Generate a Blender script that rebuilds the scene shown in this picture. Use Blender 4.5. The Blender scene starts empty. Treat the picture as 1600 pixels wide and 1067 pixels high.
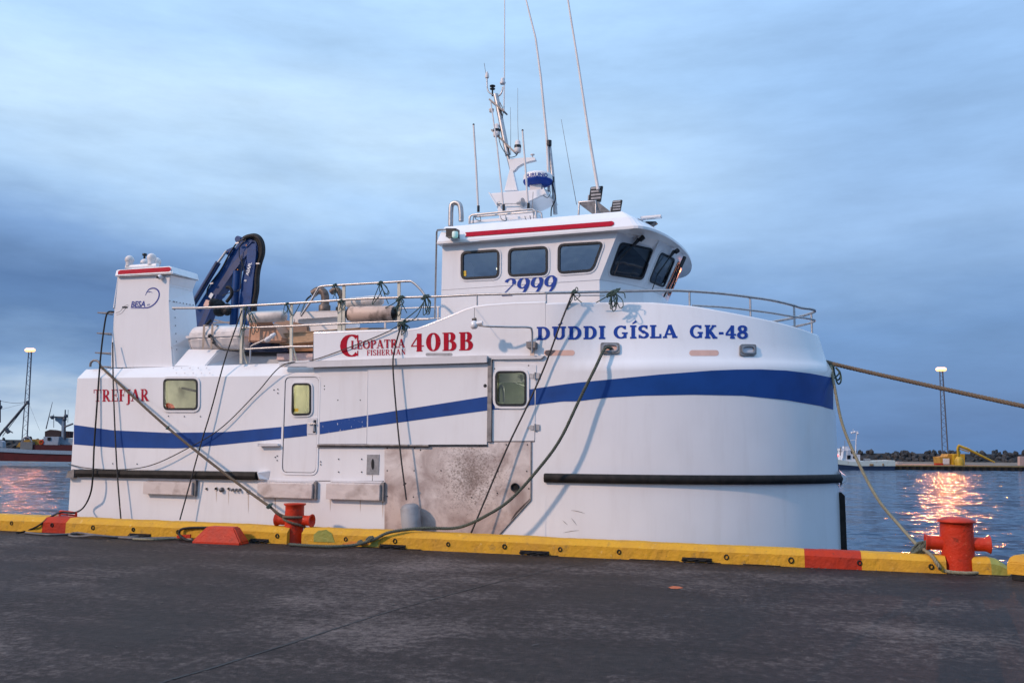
import bpy, math, random
from mathutils import Vector, Matrix
from mathutils.geometry import tessellate_polygon
from mathutils import noise as mnoise
random.seed(7)
PI = math.pi; R = math.radians
SC = bpy.context.scene; COL = SC.collection
V = Vector

# ------------------------------------------------------------------ camera
F, CX, CY, H = 1350.0, 800.0, 533.5, 1.5
YAW, ROLL = R(17.4), math.atan(.0075)
PIT = math.atan((703 - CY) * math.cos(ROLL) / F)
f0 = V((-math.sin(YAW), math.cos(YAW), 0)); r0 = V((math.cos(YAW), math.sin(YAW), 0)); z0 = V((0, 0, 1))
CF = f0 * math.cos(PIT) + z0 * math.sin(PIT); CUl = z0 * math.cos(PIT) - f0 * math.sin(PIT)
CR = r0 * math.cos(ROLL) + CUl * math.sin(ROLL); CU = CUl * math.cos(ROLL) - r0 * math.sin(ROLL)
cd = bpy.data.cameras.new('camera'); cam = bpy.data.objects.new('camera', cd); COL.objects.link(cam)
cd.sensor_width = 36; cd.lens = F / 1600 * 36; cd.clip_end = 20000; cd.clip_start = .05
m3 = Matrix((CR, CU, -CF)).transposed(); cam.matrix_world = Matrix.Translation((0, 0, H)) @ m3.to_4x4()
SC.camera = cam

# ------------------------------------------------------------------ light
SC.view_settings.view_transform = 'Standard'; SC.view_settings.look = 'None'
SC.view_settings.exposure = .2; SC.view_settings.gamma = 1
W = bpy.data.worlds.new('World'); SC.world = W; W.use_nodes = True

SUN_AZ, SUN_EL = R(40), R(31)       # quay floodlight: from the left behind the camera
sl = bpy.data.lights.new('quay_floodlight', 'SUN'); sl.energy = 2.25; sl.angle = R(2.6); sl.color = (1.0, .69, .52)
so = bpy.data.objects.new('quay_floodlight', sl); COL.objects.link(so)
# direction the light travels: +X (to the bow) and +Y (to the boat), down
BA = R(2.5)
ES = V((math.cos(BA), -math.sin(BA), 0)); ET = V((math.sin(BA), math.cos(BA), 0))
ldir = (ES * math.sin(SUN_AZ) + ET * math.cos(SUN_AZ)) * math.cos(SUN_EL) - z0 * math.sin(SUN_EL)
so.rotation_euler = ldir.to_track_quat('-Z', 'Y').to_euler(); so.location = (-12, -14, 14)

def sky():
    nt = W.node_tree; N = nt.nodes; L = nt.links
    for n in list(N): N.remove(n)
    out = N.new('ShaderNodeOutputWorld'); bg = N.new('ShaderNodeBackground'); L.new(bg.outputs[0], out.inputs[0])
    tc = N.new('ShaderNodeTexCoord'); sp = N.new('ShaderNodeSeparateXYZ'); L.new(tc.outputs['Generated'], sp.inputs[0])
    def M(op, a, b=None, c=None):
        n = N.new('ShaderNodeMath'); n.operation = op
        for i, v in enumerate((a, b, c)):
            if v is None: continue
            if isinstance(v, (int, float)): n.inputs[i].default_value = v
            else: L.new(v, n.inputs[i])
        return n.outputs[0]
    def noise(scale, sx, sz, det, rough, off=0):
        mp = N.new('ShaderNodeMapping'); mp.inputs['Scale'].default_value = (sx, sx, sz); mp.inputs['Location'].default_value = (off, off * .7, off * .3)
        mp.inputs['Rotation'].default_value = (0, R(4), 0)
        L.new(tc.outputs['Generated'], mp.inputs[0])
        n = N.new('ShaderNodeTexNoise'); n.inputs['Scale'].default_value = scale; n.inputs['Detail'].default_value = det; n.inputs['Roughness'].default_value = rough
        L.new(mp.outputs[0], n.inputs[0]); return n.outputs[0]
    el = sp.outputs[2]
    # cloud layers: soft elevation bands bent by noise
    n1 = noise(1.6, 1, 2.6, 6, .52, 3.1); n2 = noise(3.0, 1, 3.6, 7, .56, 8.4); n3 = noise(.9, 1, 1.4, 3, .5, 1.7)
    # screen-left direction of the dome has thicker bands than the right
    e2 = M('ADD', el, M('MULTIPLY', M('SUBTRACT', n1, .5), .16))
    e2 = M('ADD', e2, M('MULTIPLY', M('SUBTRACT', n2, .5), .12))
    e2 = M('ADD', e2, M('MULTIPLY_ADD', sp.outputs[0], .05, .055))
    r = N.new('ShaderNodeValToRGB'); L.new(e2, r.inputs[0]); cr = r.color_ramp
    while len(cr.elements) > 1: cr.elements.remove(cr.elements[-1])
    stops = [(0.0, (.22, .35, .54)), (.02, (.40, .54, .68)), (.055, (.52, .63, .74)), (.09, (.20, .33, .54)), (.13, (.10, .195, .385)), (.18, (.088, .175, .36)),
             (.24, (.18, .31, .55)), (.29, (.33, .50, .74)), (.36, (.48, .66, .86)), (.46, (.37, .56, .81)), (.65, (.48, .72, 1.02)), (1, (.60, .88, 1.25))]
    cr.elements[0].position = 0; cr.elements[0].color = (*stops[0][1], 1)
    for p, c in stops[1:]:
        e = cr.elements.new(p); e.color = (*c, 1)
    # flatter, bluer veil towards the bow side of the dome
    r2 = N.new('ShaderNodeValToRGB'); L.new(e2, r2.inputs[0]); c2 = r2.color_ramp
    while len(c2.elements) > 1: c2.elements.remove(c2.elements[-1])
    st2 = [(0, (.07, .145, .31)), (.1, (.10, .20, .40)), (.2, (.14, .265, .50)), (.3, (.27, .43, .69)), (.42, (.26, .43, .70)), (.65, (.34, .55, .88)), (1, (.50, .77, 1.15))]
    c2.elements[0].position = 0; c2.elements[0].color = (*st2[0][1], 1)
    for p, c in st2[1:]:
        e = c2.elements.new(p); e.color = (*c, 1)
    mk = N.new('ShaderNodeMapRange'); mk.interpolation_type = 'SMOOTHSTEP'
    mk.inputs[1].default_value = -.42; mk.inputs[2].default_value = .12
    L.new(M('ADD', sp.outputs[0], M('MULTIPLY', M('SUBTRACT', n3, .5), .5)), mk.inputs[0])
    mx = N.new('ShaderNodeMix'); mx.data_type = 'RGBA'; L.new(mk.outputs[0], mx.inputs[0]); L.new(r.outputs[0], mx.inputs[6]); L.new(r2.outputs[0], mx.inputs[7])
    # fine wisps
    w = noise(5.0, 1, 4.2, 9, .62, 5.5)
    wv = M('ADD', 1.0, M('MULTIPLY', M('SUBTRACT', w, .5), .55))
    hs = N.new('ShaderNodeMix'); hs.data_type = 'RGBA'; hs.blend_type = 'MULTIPLY'; hs.inputs[0].default_value = 1
    L.new(mx.outputs[2], hs.inputs[6]); cb = N.new('ShaderNodeCombineColor'); [L.new(wv, cb.inputs[i]) for i in range(3)]; L.new(cb.outputs[0], hs.inputs[7])
    # clear sky seen through the thin cloud
    ns = N.new('ShaderNodeTexSky'); ns.sky_type = 'NISHITA'; ns.sun_disc = False; ns.sun_elevation = R(1.5); ns.sun_rotation = R(230)
    sc2 = N.new('ShaderNodeMix'); sc2.data_type = 'RGBA'; sc2.blend_type = 'MULTIPLY'; sc2.inputs[0].default_value = 1
    L.new(ns.outputs[0], sc2.inputs[6]); sc2.inputs[7].default_value = (.10, .10, .10, 1)
    fin = N.new('ShaderNodeMix'); fin.data_type = 'RGBA'; fin.inputs[0].default_value = .10
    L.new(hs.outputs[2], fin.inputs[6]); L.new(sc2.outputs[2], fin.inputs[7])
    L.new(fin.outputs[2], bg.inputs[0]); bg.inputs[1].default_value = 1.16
sky()

# ------------------------------------------------------------------ maths
CAMP = V((0, 0, H))
def rayw(px, py): return CF + CR * ((px - CX) / F) - CU * ((py - CY) / F)
def tob(d): return V((d.dot(ES), d.dot(ET), d.z))
def rayb(px, py): return tob(rayw(px, py))
def b2w(p): return ES * p[0] + ET * p[1] + z0 * p[2]
def w2b(p): return tob(V(p))
def wy(px, py, y): d = rayw(px, py); return CAMP + d * (y / d.y)
def wz(px, py, z=0.): d = rayw(px, py); return CAMP + d * ((z - H) / d.z)
def wd(px, py, dist): d = rayw(px, py); return CAMP + d * dist          # dist = depth along the view axis
def bt(px, py, t): d = rayb(px, py); return CAMP + d * (t / d.y)
def bz(px, py, z): d = rayb(px, py); return CAMP + d * ((z - H) / d.z)
def bs(px, py, s): d = rayb(px, py); return CAMP + d * (s / d.x)
def bp(px, py, p0, n): d = rayb(px, py); return CAMP + d * ((p0 - CAMP).dot(n) / d.dot(n))
def lerp(a, b, t): return a + (b - a) * t
def interp(tab, x):
    if x <= tab[0][0]: return tab[0][1]
    for (a, u), (b, v) in zip(tab, tab[1:]):
        if x <= b: return u + (v - u) * (x - a) / (b - a)
    return tab[-1][1]
def smooth(a, b, x): t = min(1, max(0, (x - a) / (b - a))); return t * t * (3 - 2 * t)

# ------------------------------------------------------------------ materials
MATS = {}
def mat(name, col, rough=.5, metal=0, nscale=6, namp=.12, bump=0, bscale=40, coat=0, emit=None, estr=0, col2=None, lo=.4, hi=.7, stretch=(1, 1, 1), det=5, bdist=.01, spec=.5):
    if name in MATS: return MATS[name]
    m = bpy.data.materials.new(name); m.use_nodes = True; nt = m.node_tree; N = nt.nodes; L = nt.links; b = N['Principled BSDF']
    tc = N.new('ShaderNodeTexCoord'); mp = N.new('ShaderNodeMapping'); mp.inputs['Scale'].default_value = stretch; L.new(tc.outputs['Object'], mp.inputs[0])
    n = N.new('ShaderNodeTexNoise'); n.inputs['Scale'].default_value = nscale; n.inputs['Detail'].default_value = det; L.new(mp.outputs[0], n.inputs[0])
    r = N.new('ShaderNodeValToRGB'); L.new(n.outputs[0], r.inputs[0])
    c2 = col2 or tuple(c * (1 - namp * 2) for c in col)
    r.color_ramp.elements[0].position = lo; r.color_ramp.elements[1].position = hi
    r.color_ramp.elements[0].color = (*col, 1); r.color_ramp.elements[1].color = (*c2, 1)
    L.new(r.outputs[0], b.inputs['Base Color'])
    b.inputs['Specular IOR Level'].default_value = spec; b.inputs['Roughness'].default_value = rough; b.inputs['Metallic'].default_value = metal; b.inputs['Coat Weight'].default_value = coat; b.inputs['Coat Roughness'].default_value = .12
    if bump:
        n2 = N.new('ShaderNodeTexNoise'); n2.inputs['Scale'].default_value = bscale; n2.inputs['Detail'].default_value = 6; L.new(tc.outputs['Object'], n2.inputs[0])
        bm = N.new('ShaderNodeBump'); bm.inputs['Strength'].default_value = bump; bm.inputs['Distance'].default_value = bdist; L.new(n2.outputs[0], bm.inputs['Height']); L.new(bm.outputs[0], b.inputs['Normal'])
    if emit: b.inputs['Emission Color'].default_value = (*emit, 1); b.inputs['Emission Strength'].default_value = estr
    MATS[name] = m; return m

def wear(m, col, scale, t0, t1, amt=.9, st=(1, 1, 1)):
    nt = m.node_tree; N = nt.nodes; L = nt.links; b = N['Principled BSDF']; tc = N.new('ShaderNodeTexCoord'); mp = N.new('ShaderNodeMapping'); mp.inputs['Scale'].default_value = st; mp.inputs['Location'].default_value = (scale, 2, 5); L.new(tc.outputs['Object'], mp.inputs[0])
    n = N.new('ShaderNodeTexNoise'); n.inputs['Scale'].default_value = scale; n.inputs['Detail'].default_value = 8; n.inputs['Roughness'].default_value = .68; L.new(mp.outputs[0], n.inputs[0])
    r = N.new('ShaderNodeMapRange'); r.inputs[1].default_value = t0; r.inputs[2].default_value = t1; r.inputs[4].default_value = amt; L.new(n.outputs[0], r.inputs[0])
    mx = N.new('ShaderNodeMix'); mx.data_type = 'RGBA'; L.new(r.outputs[0], mx.inputs[0]); L.new(b.inputs['Base Color'].links[0].from_socket, mx.inputs[6]); mx.inputs[7].default_value = (*col, 1); L.new(mx.outputs[2], b.inputs['Base Color']); return m
def gelcoat(name, base, dirt, amount, rough=.3):
    m = mat(name, base, rough, coat=.55, nscale=1.4, namp=.02)
    nt = m.node_tree; N = nt.nodes; L = nt.links; b = N['Principled BSDF']
    tc = N.new('ShaderNodeTexCoord'); mp = N.new('ShaderNodeMapping'); mp.inputs['Scale'].default_value = (2.2, 2.2, .25); L.new(tc.outputs['Object'], mp.inputs[0])
    n = N.new('ShaderNodeTexNoise'); n.inputs['Scale'].default_value = 2.2; n.inputs['Detail'].default_value = 8; n.inputs['Roughness'].default_value = .65; L.new(mp.outputs[0], n.inputs[0])
    r = N.new('ShaderNodeMapRange'); r.inputs[1].default_value = .5; r.inputs[2].default_value = .85; r.inputs[4].default_value = amount; L.new(n.outputs[0], r.inputs[0])
    # small scratches and scuffs
    n3 = N.new('ShaderNodeTexNoise'); n3.inputs['Scale'].default_value = 9; n3.inputs['Detail'].default_value = 9; n3.inputs['Roughness'].default_value = .75
    mp3 = N.new('ShaderNodeMapping'); mp3.inputs['Scale'].default_value = (.5, .5, 2); L.new(tc.outputs['Object'], mp3.inputs[0]); L.new(mp3.outputs[0], n3.inputs[0])
    r3 = N.new('ShaderNodeMapRange'); r3.inputs[1].default_value = .64; r3.inputs[2].default_value = .72; r3.inputs[4].default_value = amount * .8; L.new(n3.outputs[0], r3.inputs[0])
    ad = N.new('ShaderNodeMath'); ad.operation = 'ADD'; ad.use_clamp = True; L.new(r.outputs[0], ad.inputs[0]); L.new(r3.outputs[0], ad.inputs[1])
    mx = N.new('ShaderNodeMix'); mx.data_type = 'RGBA'; L.new(ad.outputs[0], mx.inputs[0])
    src = b.inputs['Base Color'].links[0].from_socket; L.new(src, mx.inputs[6]); mx.inputs[7].default_value = (*dirt, 1); L.new(mx.outputs[2], b.inputs['Base Color'])
    bn = N.new('ShaderNodeTexNoise'); bn.inputs['Scale'].default_value = 1.1; bn.inputs['Detail'].default_value = 2; L.new(tc.outputs['Object'], bn.inputs[0])
    bu = N.new('ShaderNodeBump'); bu.inputs['Strength'].default_value = .25; bu.inputs['Distance'].default_value = .03; L.new(bn.outputs[0], bu.inputs['Height']); L.new(bu.outputs[0], b.inputs['Normal'])
    return m
WHITE = gelcoat('white_gelcoat', (.80, .80, .81), (.42, .37, .33), .18)
WHITE2 = gelcoat('white_panel', (.77, .77, .78), (.40, .33, .28), .26, .34)
TRIM = gelcoat('grey_white_trim', (.66, .65, .66), (.30, .25, .22), .3, .4)
BLUE = mat('blue_paint', (.009, .062, .27), .4, nscale=3, namp=.1, spec=.3)
def chips():
    m = mat('chipped_blue_paint', (.009, .062, .27), .4, spec=.3, nscale=26, col2=(.7, .7, .7), lo=.66, hi=.69, det=4, stretch=(1.6, 1, .6)); return m
BLUEC = chips()
BLUET = mat('blue_vinyl', (.012, .055, .32), .5, spec=.2, nscale=14, namp=.08)
RED = mat('red_vinyl', (.42, .006, .025), .6, spec=.12, nscale=14, namp=.1)
REDW = mat('worn_red_vinyl', (.40, .008, .03), .6, spec=.12, nscale=30, col2=(.72, .62, .62), lo=.62, hi=.68)
NAVY = mat('navy_vinyl', (.02, .04, .28), .4, nscale=14, namp=.08)
WVIN = mat('white_vinyl', (.75, .75, .75), .5)
BLACK = mat('black_rubber', (.008, .008, .008), .65, nscale=9, bump=.4, bscale=60, col2=(.022, .019, .018), spec=.3)
GASK = mat('black_gasket', (.008, .009, .012), .35, nscale=20)
DARK = mat('dark_opening', (.01, .01, .012), .9)
SEAM = mat('dark_seam', (.12, .11, .12), .8)
STEEL = mat('stainless_steel', (.50, .49, .49), .42, metal=.85, nscale=20, namp=.12)
STEELD = mat('dull_steel', (.27, .26, .26), .6, metal=.6, nscale=12, namp=.2, bump=.2)
GALV = mat('grey_galvanised', (.30, .31, .33), .55, metal=.5, nscale=15, namp=.15)
ORB = mat('orange_red_paint', (.52, .032, .008), .55, spec=.25, nscale=5, namp=.12, bump=.8, bscale=26, bdist=.012, col2=(.42, .035, .015), coat=.1)
YEL = mat('yellow_kerb_paint', (.64, .34, .03), .7, spec=.2, nscale=4, bump=.9, bscale=22, bdist=.015, col2=(.52, .27, .04), lo=.45, hi=.75)
REDK = mat('red_kerb_paint', (.44, .035, .012), .7, spec=.2, nscale=5, bump=.9, bscale=22, bdist=.015, col2=(.34, .035, .02))
GRNK = mat('green_kerb_paint', (.25, .27, .055), .65, nscale=6, bump=.8, bscale=22, bdist=.015, col2=(.34, .30, .06))
wear(ORB, (.16, .03, .015), 7, .58, .66, .75); wear(ORB, (.66, .12, .05), 13, .60, .66, .6)
wear(YEL, (.26, .17, .06), 6, .58, .68, .6); wear(YEL, (.10, .075, .05), 24, .655, .69, .8); wear(YEL, (.72, .52, .22), 9, .62, .68, .5)
wear(REDK, (.16, .03, .02), 10, .60, .66, .7)
CONC = mat('quay_concrete', (.20, .19, .18), .85, nscale=2, namp=.2, bump=.6, bscale=12, bdist=.02)
ROPE1 = mat('brown_rope', (.16, .12, .08), .9, nscale=60, namp=.3, bump=.8, bscale=180, col2=(.08, .06, .045), bdist=.004)
ROPE2 = mat('grey_green_rope', (.10, .115, .09), .9, nscale=60, namp=.3, bump=.8, bscale=180, bdist=.004)
ROPE3 = mat('pale_olive_rope', (.27, .25, .17), .9, nscale=50, namp=.25, bump=.8, bscale=180, bdist=.004)
ROPEG = mat('green_twine', (.055, .10, .085), .85, nscale=50, namp=.3)
ROPED = mat('dark_line', (.05, .045, .045), .8, nscale=50, namp=.3)
FEND = mat('fender_skin', (.60, .45, .37), .55, nscale=5, col2=(.14, .10, .08), lo=.5, hi=.72, bump=.2, bscale=30)
FENDW = mat('white_fender_skin', (.66, .62, .59), .5, nscale=4, col2=(.35, .30, .27), lo=.52, hi=.8)
FENDG = mat('grey_fender_skin', (.30, .31, .33), .6, nscale=4, col2=(.16, .14, .13), lo=.45, hi=.75)
CRANE = mat('crane_blue', (.013, .06, .20), .45, nscale=8, namp=.15, bump=.15, spec=.3)
CRANED = mat('crane_dark_blue', (.015, .04, .13), .45, nscale=8, namp=.15)
BRONZE = mat('bronze_pipe', (.16, .12, .10), .5, metal=.4, nscale=14, namp=.3)
TUB = mat('salmon_tub', (.62, .36, .24), .6, nscale=4, namp=.12)
TUBD = mat('brown_tub', (.30, .20, .15), .65, nscale=4, namp=.12)
PEACH = mat('peach_lit_ports_and_sign', (.72, .46, .38), .6, nscale=8, namp=.05)  # warm lit look of the bulwark openings put into the colour; also a crane sign
RAFT = mat('white_fibreglass', (.72, .68, .66), .45, nscale=6, namp=.08, bump=.1)
YST = mat('yellow_sticker', (.75, .48, .03), .5)
ROOMW = mat('cabin_wall', (.58, .57, .50), .7, nscale=3, namp=.15)
WHIN = mat('wheelhouse_lining', (.26, .28, .30), .7, nscale=3, namp=.15)
SEATM = mat('dark_seat', (.04, .04, .045), .7)
REDI = mat('red_item', (.5, .08, .04), .6)

def glassmat(name, tint, refl=.5, trans=.9):
    m = bpy.data.materials.new(name); m.use_nodes = True; nt = m.node_tree; N = nt.nodes; L = nt.links
    for n in list(N): N.remove(n)
    o = N.new('ShaderNodeOutputMaterial'); mx = N.new('ShaderNodeMixShader'); g = N.new('ShaderNodeBsdfGlossy'); t = N.new('ShaderNodeBsdfTransparent')
    fr = N.new('ShaderNodeFresnel'); fr.inputs[0].default_value = 1.5
    mr = N.new('ShaderNodeMath'); mr.operation = 'MULTIPLY_ADD'; mr.inputs[1].default_value = 1.5; mr.inputs[2].default_value = refl; mr.use_clamp = True
    L.new(fr.outputs[0], mr.inputs[0]); L.new(mr.outputs[0], mx.inputs[0]); L.new(t.outputs[0], mx.inputs[1]); L.new(g.outputs[0], mx.inputs[2])
    g.inputs['Roughness'].default_value = .03; g.inputs[0].default_value = (.9, .93, 1, 1); t.inputs[0].default_value = (*tint, 1)
    tc = N.new('ShaderNodeTexCoord'); n = N.new('ShaderNodeTexNoise'); n.inputs['Scale'].default_value = 2.5; L.new(tc.outputs['Object'], n.inputs[0])
    bu = N.new('ShaderNodeBump'); bu.inputs['Strength'].default_value = .15; bu.inputs['Distance'].default_value = .02; L.new(n.outputs[0], bu.inputs['Height']); L.new(bu.outputs[0], g.inputs['Normal'])
    L.new(mx.outputs[0], o.inputs[0]); return m
GLASS = glassmat('window_glass', (.80, .84, .86), .22)
GLASSD = glassmat('tinted_glass', (.42, .46, .46), .02)
GLASSL = glassmat('cabin_glass', (.8, .82, .72), .01)

def emitmat(name, c, s):
    m = mat(name, (.8, .8, .8), .5, emit=c, estr=s); return m

# ------------------------------------------------------------------ object helpers
ORG = {}
def tag(o, label=None, cat=None, group=None, kind=None):
    if label: o['label'] = label
    if cat: o['category'] = cat
    if group: o['group'] = group
    if kind: o['kind'] = kind
    return o
def empty(name, p, frame='w', label=None, cat=None, group=None, kind=None):
    o = bpy.data.objects.new(name, None); COL.objects.link(o); p = V(p); o.empty_display_size = .2
    if frame == 'b': o.location = b2w(p); o.rotation_euler = (0, 0, -BA)
    else: o.location = p
    ORG[o.name] = (p.copy(), frame); return tag(o, label, cat, group, kind)
class MB:
    def __init__(s): s.v = []; s.f = []; s.sm = []
    def add(s, vs, fs, smooth=False):
        k = len(s.v); s.v += [V(v) for v in vs]; s.f += [tuple(i + k for i in f) for f in fs]; s.sm += [smooth] * len(fs); return s
    def box(s, a, b):
        (x0, y0, z0_), (x1, y1, z1) = a, b
        return s.add([(x0, y0, z0_), (x1, y0, z0_), (x1, y1, z0_), (x0, y1, z0_), (x0, y0, z1), (x1, y0, z1), (x1, y1, z1), (x0, y1, z1)],
                     [(0, 3, 2, 1), (4, 5, 6, 7), (0, 1, 5, 4), (1, 2, 6, 5), (2, 3, 7, 6), (3, 0, 4, 7)])
    def bar(s, p, q, w, h, up=V((0, 0, 1))):
        p = V(p); q = V(q); d = (q - p).normalized(); x = d.cross(up)
        if x.length < 1e-4: x = d.cross(V((1, 0, 0)))
        x.normalize(); y = x.cross(d).normalized(); x = x * w / 2; y = y * h / 2
        return s.add([p - x - y, p + x - y, p + x + y, p - x + y, q - x - y, q + x - y, q + x + y, q - x + y],
                     [(0, 1, 2, 3), (7, 6, 5, 4), (0, 4, 5, 1), (1, 5, 6, 2), (2, 6, 7, 3), (3, 7, 4, 0)])
    def prism(s, poly, vec, bev=0):
        poly = [V(p) for p in poly]; vec = V(vec); n = len(poly)
        tr = tessellate_polygon([poly])
        s.add(poly, tr); s.add([p + vec for p in poly], [tuple(reversed(t)) for t in tr])
        for i in range(n):
            j = (i + 1) % n; s.add([poly[i], poly[j], poly[j] + vec, poly[i] + vec], [(0, 1, 2, 3)])
        return s
    def tube(s, pts, r, n=8, closed=False, caps=True):
        pts = [V(p) for p in pts]; m = len(pts); rr = r if isinstance(r, (list, tuple)) else [r] * m
        T = []
        for i in range(m):
            a = pts[i - 1] if (i > 0 or closed) else pts[0]; b = pts[(i + 1) % m] if (i < m - 1 or closed) else pts[-1]
            d = b - a; T.append(d.normalized() if d.length > 1e-9 else V((0, 0, 1)))
        up = V((0, 0, 1)) if abs(T[0].z) < .9 else V((1, 0, 0)); x = T[0].cross(up).normalized(); vs = []
        for i in range(m):
            x = (x - T[i] * x.dot(T[i])); x = x.normalized() if x.length > 1e-6 else T[i].orthogonal().normalized()
            y = T[i].cross(x)
            for k in range(n):
                a = 2 * PI * k / n; vs.append(pts[i] + (x * math.cos(a) + y * math.sin(a)) * rr[i])
        fs = []
        for i in range(m if closed else m - 1):
            j = (i + 1) % m
            for k in range(n): l = (k + 1) % n; fs.append((i * n + k, i * n + l, j * n + l, j * n + k))
        s.add(vs, fs, True)
        if caps and not closed:
            s.add(vs[:n], [tuple(reversed(range(n)))]); s.add(vs[-n:], [tuple(range(n))])
        return s
    def lathe(s, prof, base, axis=V((0, 0, 1)), n=20, caps=True, smooth=True):
        base = V(base); axis = V(axis).normalized(); x = axis.orthogonal().normalized(); y = axis.cross(x); vs = []
        for r, h in prof:
            for k in range(n):
                a = 2 * PI * k / n; vs.append(base + axis * h + (x * math.cos(a) + y * math.sin(a)) * r)
        fs = [(i * n + k, i * n + (k + 1) % n, (i + 1) * n + (k + 1) % n, (i + 1) * n + k) for i in range(len(prof) - 1) for k in range(n)]
        s.add(vs, fs, smooth)
        if caps:
            s.add(vs[:n], [tuple(reversed(range(n)))]); s.add(vs[-n:], [tuple(range(n))])
        return s
    def sphere(s, c, r, n=12, sq=1):
        return s.lathe([(max(1e-4, r * math.sin(PI * i / n)), -r * sq * math.cos(PI * i / n)) for i in range(n + 1)], c, n=n * 2, caps=False)
    def sheet(s, poly, holes=()):
        loops = [[V(p) for p in poly]] + [[V(p) for p in h] for h in holes]
        tr = tessellate_polygon(loops); flat = [p for l in loops for p in l]; return s.add(flat, tr)
    def ring(s, lo, li, vec):
        n = len(lo); vec = V(vec)
        for i in range(n):
            j = (i + 1) % n
            s.add([lo[i] + vec, lo[j] + vec, li[j] + vec, li[i] + vec], [(0, 1, 2, 3)])
            s.add([lo[i], lo[j], lo[j] + vec, lo[i] + vec], [(0, 1, 2, 3)])
            s.add([li[i], li[j], li[j] + vec, li[i] + vec], [(3, 2, 1, 0)])
        return s
    def grid(s, rows, smooth=True):
        n = len(rows[0]); vs = [p for r in rows for p in r]
        fs = [(i * n + k, i * n + k + 1, (i + 1) * n + k + 1, (i + 1) * n + k) for i in range(len(rows) - 1) for k in range(n - 1)]
        return s.add(vs, fs, smooth)
    def build(s, name, m, parent=None, frame=None, org=None, label=None, cat=None, group=None, kind=None, weld=False, bevel=0):
        if parent is not None: o0, fr = ORG[parent.name]
        else:
            fr = frame or 'w'
            if org is None:
                xs = [v.x for v in s.v]; ys = [v.y for v in s.v]; zs = [v.z for v in s.v]
                org = V(((min(xs) + max(xs)) / 2, (min(ys) + max(ys)) / 2, min(zs)))
            o0 = V(org)
        me = bpy.data.meshes.new(name); me.from_pydata([v - o0 for v in s.v], [], s.f)
        mm = m if isinstance(m, (list, tuple)) else [m]
        for q in mm: me.materials.append(q)
        me.polygons.foreach_set('use_smooth', s.sm)
        import bmesh
        bm = bmesh.new(); bm.from_mesh(me)
        if weld: bmesh.ops.remove_doubles(bm, verts=bm.verts, dist=.0004)
        bmesh.ops.recalc_face_normals(bm, faces=bm.faces)
        if bevel:
            bmesh.ops.remove_doubles(bm, verts=bm.verts, dist=.0004)
            ed = [e for e in bm.edges if len(e.link_faces) == 2 and e.calc_face_angle(0) > .5]
            bmesh.ops.bevel(bm, geom=ed, offset=bevel, segments=2, affect='EDGES', clamp_overlap=True)
        bm.to_mesh(me); bm.free(); me.update()
        o = bpy.data.objects.new(name, me); COL.objects.link(o)
        if parent is not None: o.parent = parent
        else:
            if fr == 'b': o.location = b2w(o0); o.rotation_euler = (0, 0, -BA)
            else: o.location = o0
        ORG[o.name] = (o0, fr); return tag(o, label, cat, group, kind)
def bez(loop, r, k=4):
    out = []; n = len(loop)
    for i in range(n):
        p = loop[i]; a = loop[i - 1]; b = loop[(i + 1) % n]; ra = min(r, (a - p).length * .48); rb = min(r, (b - p).length * .48)
        pa = p + (a - p).normalized() * ra; pb = p + (b - p).normalized() * rb
        for j in range(k + 1):
            t = j / k; out.append(pa * (1 - t) ** 2 + p * 2 * t * (1 - t) + pb * t * t)
    return out
def off(loop, d):
    c = sum(loop, V()) / len(loop); nrm = V()
    for i in range(len(loop)): nrm += (loop[i] - c).cross(loop[(i + 1) % len(loop)] - c)
    nrm.normalize(); out = []; n = len(loop)
    for i in range(n):
        a = loop[i - 1]; b = loop[(i + 1) % n]; t = (b - a).normalized(); o = t.cross(nrm); out.append(loop[i] + o * d)   # d>0 outward
    return out
def catmull(pts, k=8):
    P = [V(p) for p in pts]; P = [P[0] * 2 - P[1]] + P + [P[-1] * 2 - P[-2]]; out = []
    for i in range(1, len(P) - 2):
        for j in range(k):
            t = j / k; a, b, c, d = P[i - 1:i + 3]
            out.append(.5 * ((2 * b) + (c - a) * t + (2 * a - 5 * b + 4 * c - d) * t * t + (3 * b - a - 3 * c + d) * t ** 3))
    out.append(P[-2]); return out
def rope_mesh(pts, r, twist=None, k=8):
    mb = MB(); c = catmull(pts, k)
    if twist:
        # resample evenly, lay three strands
        L = [0]
        for a, b in zip(c, c[1:]): L.append(L[-1] + (b - a).length)
        n = max(4, int(L[-1] / (twist / 7))); n = min(n, 900); ev = []; j = 0
        for i in range(n + 1):
            d = L[-1] * i / n
            while j < len(L) - 2 and L[j + 1] < d: j += 1
            ev.append(c[j].lerp(c[j + 1], (d - L[j]) / max(1e-9, L[j + 1] - L[j])))
        for s in range(3):
            pp = []
            x = None
            for i, p in enumerate(ev):
                T = (ev[min(i + 1, n)] - ev[max(i - 1, 0)]).normalized()
                if x is None: x = T.orthogonal().normalized()
                x = (x - T * x.dot(T)).normalized(); y = T.cross(x); a = 2 * PI * (i / n * L[-1] / twist + s / 3)
                pp.append(p + (x * math.cos(a) + y * math.sin(a)) * r * .48)
            mb.tube(pp, r * .56, 6)
    else: mb.tube(c, r, 6)
    return mb
def knot(mb, p, size, r, turns=5, seed=0):
    rd = random.Random(seed); p = V(p); pts = []
    for i in range(turns * 4):
        a = i * PI / 2 + rd.uniform(-.5, .5); q = V((math.cos(a) * rd.uniform(.5, 1), math.sin(a) * .5 * rd.uniform(.5, 1), math.sin(a + 1) * rd.uniform(.4, 1))) * size
        q.x += (i / (turns * 4) - .5) * size * 1.2; pts.append(p + q)
    mb.tube(catmull(pts, 4), r, 5)
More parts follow.
